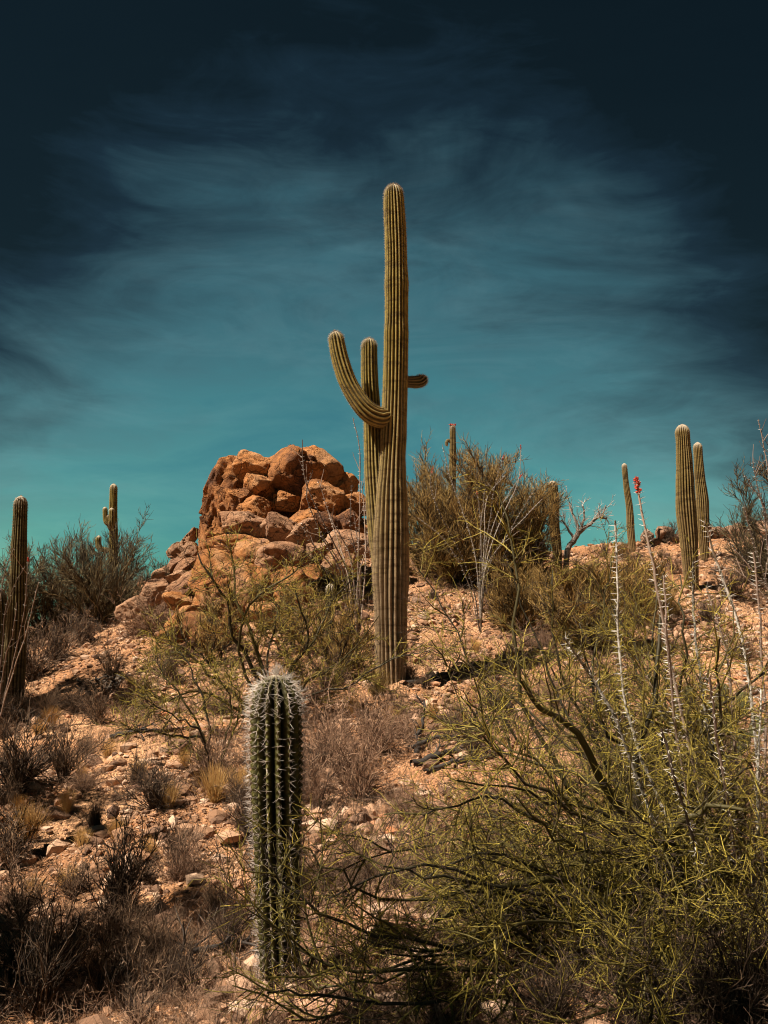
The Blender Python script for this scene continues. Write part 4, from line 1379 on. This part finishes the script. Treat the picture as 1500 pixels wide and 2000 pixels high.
# ------------------------------------------------------------------ ocotillos
def ocotillo(base, wands, label, mat, thorn, flowers=(), dark=(), r0=.016, thorn_r=.0012, thorn_len=.022, step=.03, side=0):
    o = empty('ocotillo', base, label, 'shrub', 'ocotillos')
    lp = np.stack([smooth_poly([np.asarray(q_) - base for q_ in w_], 26) for w_ in wands])
    n = len(wands)
    wb = np.cumsum(rng.normal(0, .0035, lp.shape), axis=1)
    lp = lp + wb
    rad = taper(np.full(n, r0), 26, .45)
    lst = [(lp, rad * (1 + .12 * rng.normal(0, 1, rad.shape)), rng.random(n) * .8 + .1, 6)]
    if side:
        s_, d_, pa, _ = spawn(lp, side, 20, 45, .4, .95)
        p_ = grow(s_, d_, rng.uniform(.15, .5, len(pa)), 4, .1, .05)
        lst.append((p_, taper(np.full(len(pa), r0 * .5), 5, .5), None, 5))
    if dark:
        dm = np.zeros(n, bool)
        dm[list(dark)] = True
        rr_ = lst[0][1]
        tag(link('stems', tube_mesh('stems', [(lp[~dm], rr_[~dm], None, 6)]), mat, o), 'pale grey wands')
        tag(link('stems', tube_mesh('stems', [(lp[dm], rr_[dm], None, 6)]), M_OCOD, o), 'dark brown wands')
    else:
        link('stems', tube_mesh('stems', lst), mat, o)
    if thorn:
        T0, T1, TR = [], [], []
        for w_ in lp:
            ln = np.r_[0, np.cumsum(np.linalg.norm(np.diff(w_, axis=0), axis=1))]
            s_ = np.arange(ln[-1] * .12, ln[-1], step)
            c3 = np.stack([np.interp(s_, ln, w_[:, k_]) for k_ in range(3)], -1)
            for rep in range(3):
                T0.append(c3)
                tg = unit(w_[-1] - w_[0])
                T1.append(unit(np.cross(tg, unit(rng.normal(0, 1, c3.shape))) + tg * .25))
        T0, T1 = np.vstack(T0), np.vstack(T1)
        ln = thorn_len * rng.uniform(.7, 1.5, len(T0))
        pts = np.stack([T0 + T1 * r0 * .4, T0 + T1 * (ln + r0)[:, None]], 1)
        link('thorns', tube_mesh('thorns', [(pts, np.stack([np.full(len(T0), thorn_r * 1.6), np.full(len(T0), thorn_r * .4)], 1))]), M_THORN, o)
    for wi, L_ in flowers:
        tip = lp[wi, -1]
        dr = unit(lp[wi, -1] - lp[wi, -3])
        m = 46
        st = tip - dr * (rng.random(m) * L_)[:, None]
        g = grow(st, rng.normal(0, .6, (m, 3)) + dr * .6, np.full(m, .020 * max(1, L_ * 5)), 2, .1)
        link('flower_spike', tube_mesh('flower_spike', [(g, np.stack([np.full(m, .004), np.full(m, .006), np.full(m, .002)], 1) * max(1, L_ * 5), None, 4)]), M_RED, o)
    return o


ob_ = gnd(1430, 5.5)


def W_(*pts):
    return [ob_] + [P(c2, r2, d2 * .90) for c2, r2, d2 in pts]


WN = [W_((1418, 1800, 5.5), (1372, 1560, 5.4), (1312, 1300, 5.3), (1280, 1110, 5.2), (1254, 942, 5.2)),
      W_((1390, 1780, 5.5), (1290, 1560, 5.5), (1222, 1380, 5.5), (1205, 1200, 5.5), (1203, 1020, 5.5)),
      W_((1440, 1800, 5.6), (1400, 1550, 5.7), (1362, 1300, 5.8), (1356, 1200, 5.9), (1353, 1095, 5.9)),
      W_((1470, 1750, 5.6), (1480, 1500, 5.5), (1448, 1250, 5.4), (1405, 1110, 5.4), (1370, 1018, 5.3)),
      W_((1400, 1780, 5.4), (1345, 1560, 5.3), (1322, 1370, 5.2), (1310, 1240, 5.1), (1304, 1125, 5.1)),
      W_((1490, 1800, 5.3), (1480, 1650, 5.1), (1465, 1500, 5.0), (1472, 1350, 5.0)),
      W_((1380, 1800, 5.3), (1280, 1600, 5.2), (1200, 1400, 5.1), (1150, 1310, 5.1), (1098, 1240, 5.0)),
      W_((1480, 1760, 5.8), (1500, 1500, 6.0), (1490, 1250, 6.1), (1470, 1080, 6.2)),
      W_((1460, 1780, 5.9), (1440, 1500, 6.1), (1420, 1280, 6.2), (1380, 1150, 6.3)),
      W_((1430, 1790, 5.9), (1380, 1560, 6.1), (1300, 1400, 6.2), (1262, 1320, 6.2)),
      W_((1500, 1760, 5.5), (1540, 1500, 5.6), (1530, 1250, 5.6), (1497, 1060, 5.6)),
      W_((1400, 1810, 5.1), (1350, 1640, 4.9), (1310, 1500, 4.8), (1290, 1420, 4.8)),
      W_((1450, 1800, 5.2), (1430, 1640, 5.0), (1400, 1450, 4.9), (1390, 1330, 4.8))]
ocotillo(ob_, WN, 'near ocotillo of tall thorny grey wands on the right, one tipped with red flowers', M_OCO, True, flowers=((0, .08),), dark=(0, 4, 7, 8, 9, 10, 11, 12), r0=.0122)


def fan(base, n, h, sp, tips=None, bend=.12):
    out = []
    for i in range(n):
        az = 2 * math.pi * (i + random.random() * .8) / n
        t_ = random.uniform(.1, 1) * sp
        tip = np.array((math.cos(az) * t_, math.sin(az) * t_, h * random.uniform(.65, 1.0)))
        m1 = tip * .35 * np.array((.7, .7, 1.05)) + rng.normal(0, bend * .2, 3)
        m2 = tip * .7 * np.array((.9, .9, 1.02)) + rng.normal(0, bend * .4, 3)
        out.append([base, base + m1, base + m2, base + tip])
    return out


o1 = gnd(700, 15.6)
w1 = [[o1] + [P(*q_) for q_ in l_] for l_ in (
    ((690, 1150, 15.5), (640, 1040, 15.3), (598, 950, 15.2), (590, 905, 15.2), (589, 858, 15.2)), ((700, 1120, 15.5), (702, 1000, 15.4), (702, 920, 15.4), (700, 870, 15.4), (686, 820, 15.4)),
    ((670, 1130, 15.5), (630, 1050, 15.4), (600, 970, 15.3), (612, 920, 15.3)), ((685, 1100, 15.6), (650, 1020, 15.6), (622, 940, 15.6)), ((705, 1130, 15.6), (685, 1040, 15.6), (685, 950, 15.6)),
    ((712, 1120, 15.8), (712, 1000, 16.0), (708, 940, 16.0)), ((700, 1140, 15.4), (720, 1050, 15.3), (716, 990, 15.2)), ((660, 1130, 15.3), (610, 1060, 15.1), (590, 1020, 15.0)),
    ((680, 1130, 15.8), (660, 1060, 16.0), (640, 1000, 16.1)), ((704, 1140, 15.5), (698, 1060, 15.5), (690, 1000, 15.5)), ((676, 1140, 15.4), (648, 1080, 15.3), (615, 1035, 15.2)))]
ocotillo(o1, w1, 'bare brown ocotillo between the boulders and the giant saguaro trunk', M_OCOD, True, r0=.016, thorn_r=.002, step=.08, side=2)
o2 = gnd(935, 17.5)
w2 = [[o2] + [P(*q_) for q_ in l_] for l_ in (
    ((925, 1150, 17.4), (895, 1070, 17.2), (860, 1000, 17.0), (842, 950, 17.0), (848, 915, 17.0)), ((945, 1100, 17.5), (960, 1000, 17.5), (965, 960, 17.5), (984, 892, 17.5)),
    ((950, 1100, 17.6), (985, 1000, 17.8), (1012, 940, 17.8), (1016, 870, 17.8)), ((955, 1110, 17.5), (1000, 1030, 17.4), (1040, 960, 17.4)), ((940, 1100, 17.4), (935, 1000, 17.3), (930, 960, 17.3)),
    ((948, 1120, 17.2), (990, 1050, 17.0), (1060, 975, 16.9)), ((930, 1100, 17.8), (905, 1000, 18), (880, 930, 18.0), (866, 870, 18)), ((945, 1080, 17.7), (950, 980, 17.9), (985, 930, 18.0)),
    ((915, 1140, 17.2), (870, 1060, 17.0), (815, 1010, 16.9)), ((950, 1090, 17.3), (975, 1000, 17.2), (1020, 925, 17.2)), ((940, 1060, 17.5), (945, 990, 17.5), (952, 940, 17.4)))]
ocotillo(o2, w2, 'pale ocotillo with small red flower tips in front of the big ridge bush', M_OCOM, True, flowers=((0, .10), (1, .10), (2, .08), (9, .12), (4, .07)), r0=.0125, thorn_r=.002, step=.08, side=1)
o3 = gnd(10, 12.5)
w3 = [[o3] + [P(*q_) for q_ in l_] for l_ in (
    ((25, 1300, 12.4), (45, 1200, 12.3), (54, 1090, 12.2)), ((-5, 1250, 12.4), (5, 1130, 12.3), (26, 1072, 12.3)), ((5, 1290, 12.4), (18, 1180, 12.2), (52, 1110, 12.0)), ((20, 1330, 12.3), (50, 1230, 12.2), (75, 1140, 12.0)),
    ((0, 1280, 12.7), (-20, 1150, 12.9), (-30, 1060, 13)), ((10, 1300, 12.3), (30, 1240, 12.0), (38, 1180, 11.9)))]
ocotillo(o3, w3, 'thin ocotillo wands in front of the left saguaro, tipped with orange flowers', M_OCOD, True, flowers=((0, .04),), r0=.010, thorn_r=.0013, step=.15, side=1)
o4 = gnd(1525, 15.0)
w4 = [[o4] + [P(*q_) for q_ in l_] for l_ in (
    ((1510, 1150, 15), (1492, 1010, 15), (1475, 940, 15), (1468, 900, 15)), ((1520, 1100, 15), (1505, 950, 15), (1492, 870, 15), (1482, 822, 15)), ((1505, 1160, 15), (1480, 1080, 15), (1455, 990, 15)),
    ((1530, 1100, 15), (1520, 950, 15), (1500, 860, 15)), ((1500, 1180, 15), (1440, 1120, 15), (1385, 1110, 15)), ((1510, 1170, 15), (1460, 1100, 15), (1425, 1060, 15)), ((1515, 1120, 15), (1492, 1000, 15), (1452, 930, 15)))]
ocotillo(o4, w4, 'grey ocotillo arching in from the right edge below the sky', M_OCOD, True, r0=.014, thorn_r=.002, step=.08, side=3)


# ------------------------------------------------------------------ prickly pear, cholla, fallen wood
def pad_mesh(w_, h_, t_):
    v = ico(3)[0].copy()
    z = v[:, 2]
    v[:, 0] *= w_ * (1 + .18 * z)
    v[:, 1] *= t_
    v[:, 2] = (z + 1) * h_
    return mesh_from('pad', v, ico(3)[1])


M_PAD, t, b = new_mat('prickly_pear_pad')
tcn = t.nodes.new('ShaderNodeTexCoord')
nn = noise_node(t, tcn.outputs['Object'], 16, 4, .6)
lk(t, ramp(t, nn, [(.3, (.045, .055, .02)), (.55, (.10, .10, .035)), (.75, (.20, .13, .06))]), b.inputs['Base Color'])


def pear(base, pads, label):
    o = empty('prickly_pear', base, label, 'cactus')
    for c_, r_, w_, h_, tl, d in pads:
        p = P(c_, r_ + h_, d) - base
        me = pad_mesh(px(w_, d), px(h_, d), .018)
        q_ = link('pad', me, M_PAD, o, p, (random.uniform(-.3, .3), math.radians(tl), random.uniform(-.8, .8)))
        m = 90
        vv = np.array([v.co[:] for v in me.vertices])
        st = vv[rng.integers(0, len(vv), m)]
        dd = unit(rng.normal(0, .5, (m, 3)) + unit(st - [0, 0, px(h_, d)]) * [1, 3, 1])
        pts = np.stack([st, st + dd * .03], 1)
        link('spines', tube_mesh('spines', [(pts, np.tile([.0012, .0004], (m, 1)))]), M_SPINE, q_)
    return o


D = 8.6
pb = gnd(1395, D)
pads = [(1352, 1362, 13, 22, -8, D), (1408, 1355, 12, 22, 10, D), (1372, 1415, 17, 24, -12, D - .1), (1420, 1408, 18, 25, 6, D), (1448, 1375, 14, 24, 16, D), (1344, 1418, 15, 24, -20, D), (1395, 1455, 19, 26, 0, D - .15),
        (1440, 1450, 18, 26, 14, D - .1), (1365, 1470, 17, 24, -10, D), (1385, 1395, 14, 22, 4, D + .1), (1470, 1420, 14, 22, 20, D), (1415, 1490, 18, 24, 0, D - .1), (1378, 1500, 18, 24, 0, D)]
pear(pb, pads, 'shaded prickly pear of rounded dark green pads behind the right ocotillo')

# cholla on the left slope
cb = ground_hit(205, 1362)
co = empty('cholla', cb - [0, 0, .02], 'dark knotted cholla sprawling on the left slope', 'cactus')
st = np.zeros((9, 3))
p0 = grow(st, rng.normal(0, 1, (9, 3)) * [1.2, .8, .3] + [0, 0, .55], np.full(9, .50), 5, .3, .03)
s1, d1, pa, _ = spawn(p0, 4, 40, 80, .3)
p1 = grow(s1, d1, np.full(len(pa), .20), 3, .25)
link('stems', tube_mesh('stems', [(p0, np.full((9, 6), .020), None, 6), (p1, np.full((len(pa), 4), .017), None, 6)]), M_CHAR, co)
m = 900
allp = np.vstack([p0.reshape(-1, 3), p1.reshape(-1, 3)])
st = allp[rng.integers(0, len(allp), m)] + rng.normal(0, .02, (m, 3))
dd = unit(rng.normal(0, 1, (m, 3)))
link('spines', tube_mesh('spines', [(np.stack([st, st + dd * .04], 1), np.tile([.0012, .0005], (m, 1)))]), M_FUZZ, co)


def log(label, pix, r0, mat=M_CHAR, twigs=4, name='fallen_branch'):
    pts = []
    for c_, r_, lift in pix:
        p = ground_hit(c_, r_)
        p[2] += lift
        pts.append(p)
    base = pts[0].copy()
    o = empty(name, base, label, 'dead wood', 'fallen branches')
    lp = smooth_poly([q_ - base for q_ in pts], 20)[None]
    lp = lp + rng.normal(0, .012, lp.shape)
    s_, d_, pa, _ = spawn(lp, twigs, 25, 60, .2)
    p_ = grow(s_, d_ + [0, 0, .3], rng.uniform(.15, .45, len(pa)), 4, .2)
    s2, d2, pb2, _ = spawn(p_, 3, 25, 60, .2)
    p2 = grow(s2, d2, rng.uniform(.08, .2, len(pb2)), 3, .2)
    link('limb', tube_mesh('limb', [(lp, taper(np.array([r0]), 20, .5), np.array([.4]), 8)]), mat, o)
    link('twigs', tube_mesh('twigs', [(p_, taper(np.full(len(pa), r0 * .4), 5)), (p2, taper(np.full(len(pb2), r0 * .2), 4))], 5), mat, o)


log('charred fallen branch lying right of the pink stalks below the giant', [(805, 1500, .03), (850, 1490, .06), (900, 1478, .10), (940, 1462, .14)], .045)
log('dark broken snag standing up from the slope below the giant', [(812, 1482, .0), (818, 1470, .10), (826, 1462, .32), (832, 1455, .5)], .03)
log('dark tangle of dead branches right of the pink stalks', [(795, 1468, .03), (850, 1462, .12), (905, 1450, .10), (965, 1432, .14)], .03, twigs=10)
log('second dark dead limb lying just under the charred fallen branch', [(830, 1512, .02), (880, 1502, .05), (935, 1492, .06), (985, 1486, .10)], .028, twigs=8)
log('dark limb standing in for the shadow at the right foot of the giant', [(795, 1342, .04), (840, 1336, .06), (900, 1322, .08), (960, 1308, .05)], .06)  # dark limb added along the line of the trunk's cast shadow
log('dark dead branches lying on the left slope under the sprawling palo verde', [(215, 1448, .04), (260, 1444, .08), (310, 1436, .06), (350, 1430, .05)], .035, twigs=9)
log('long dark limb standing in for a shadow left of the young saguaro base', [(240, 1925, .04), (330, 1905, .05), (430, 1870, .06), (490, 1855, .05)], .022, twigs=6)  # dark limb added where a shadow streak crosses the ground
log('thin grey dead branch reaching toward the young saguaro', [(330, 1718, .05), (380, 1700, .08), (440, 1682, .10)], .010, M_DRY, 5)
log('dark limb standing in for a shadow at the bottom left under dark brush', [(30, 1915, .04), (120, 1920, .05), (240, 1905, .05)], .028, twigs=5)  # another dark limb in place of a ground shadow streak
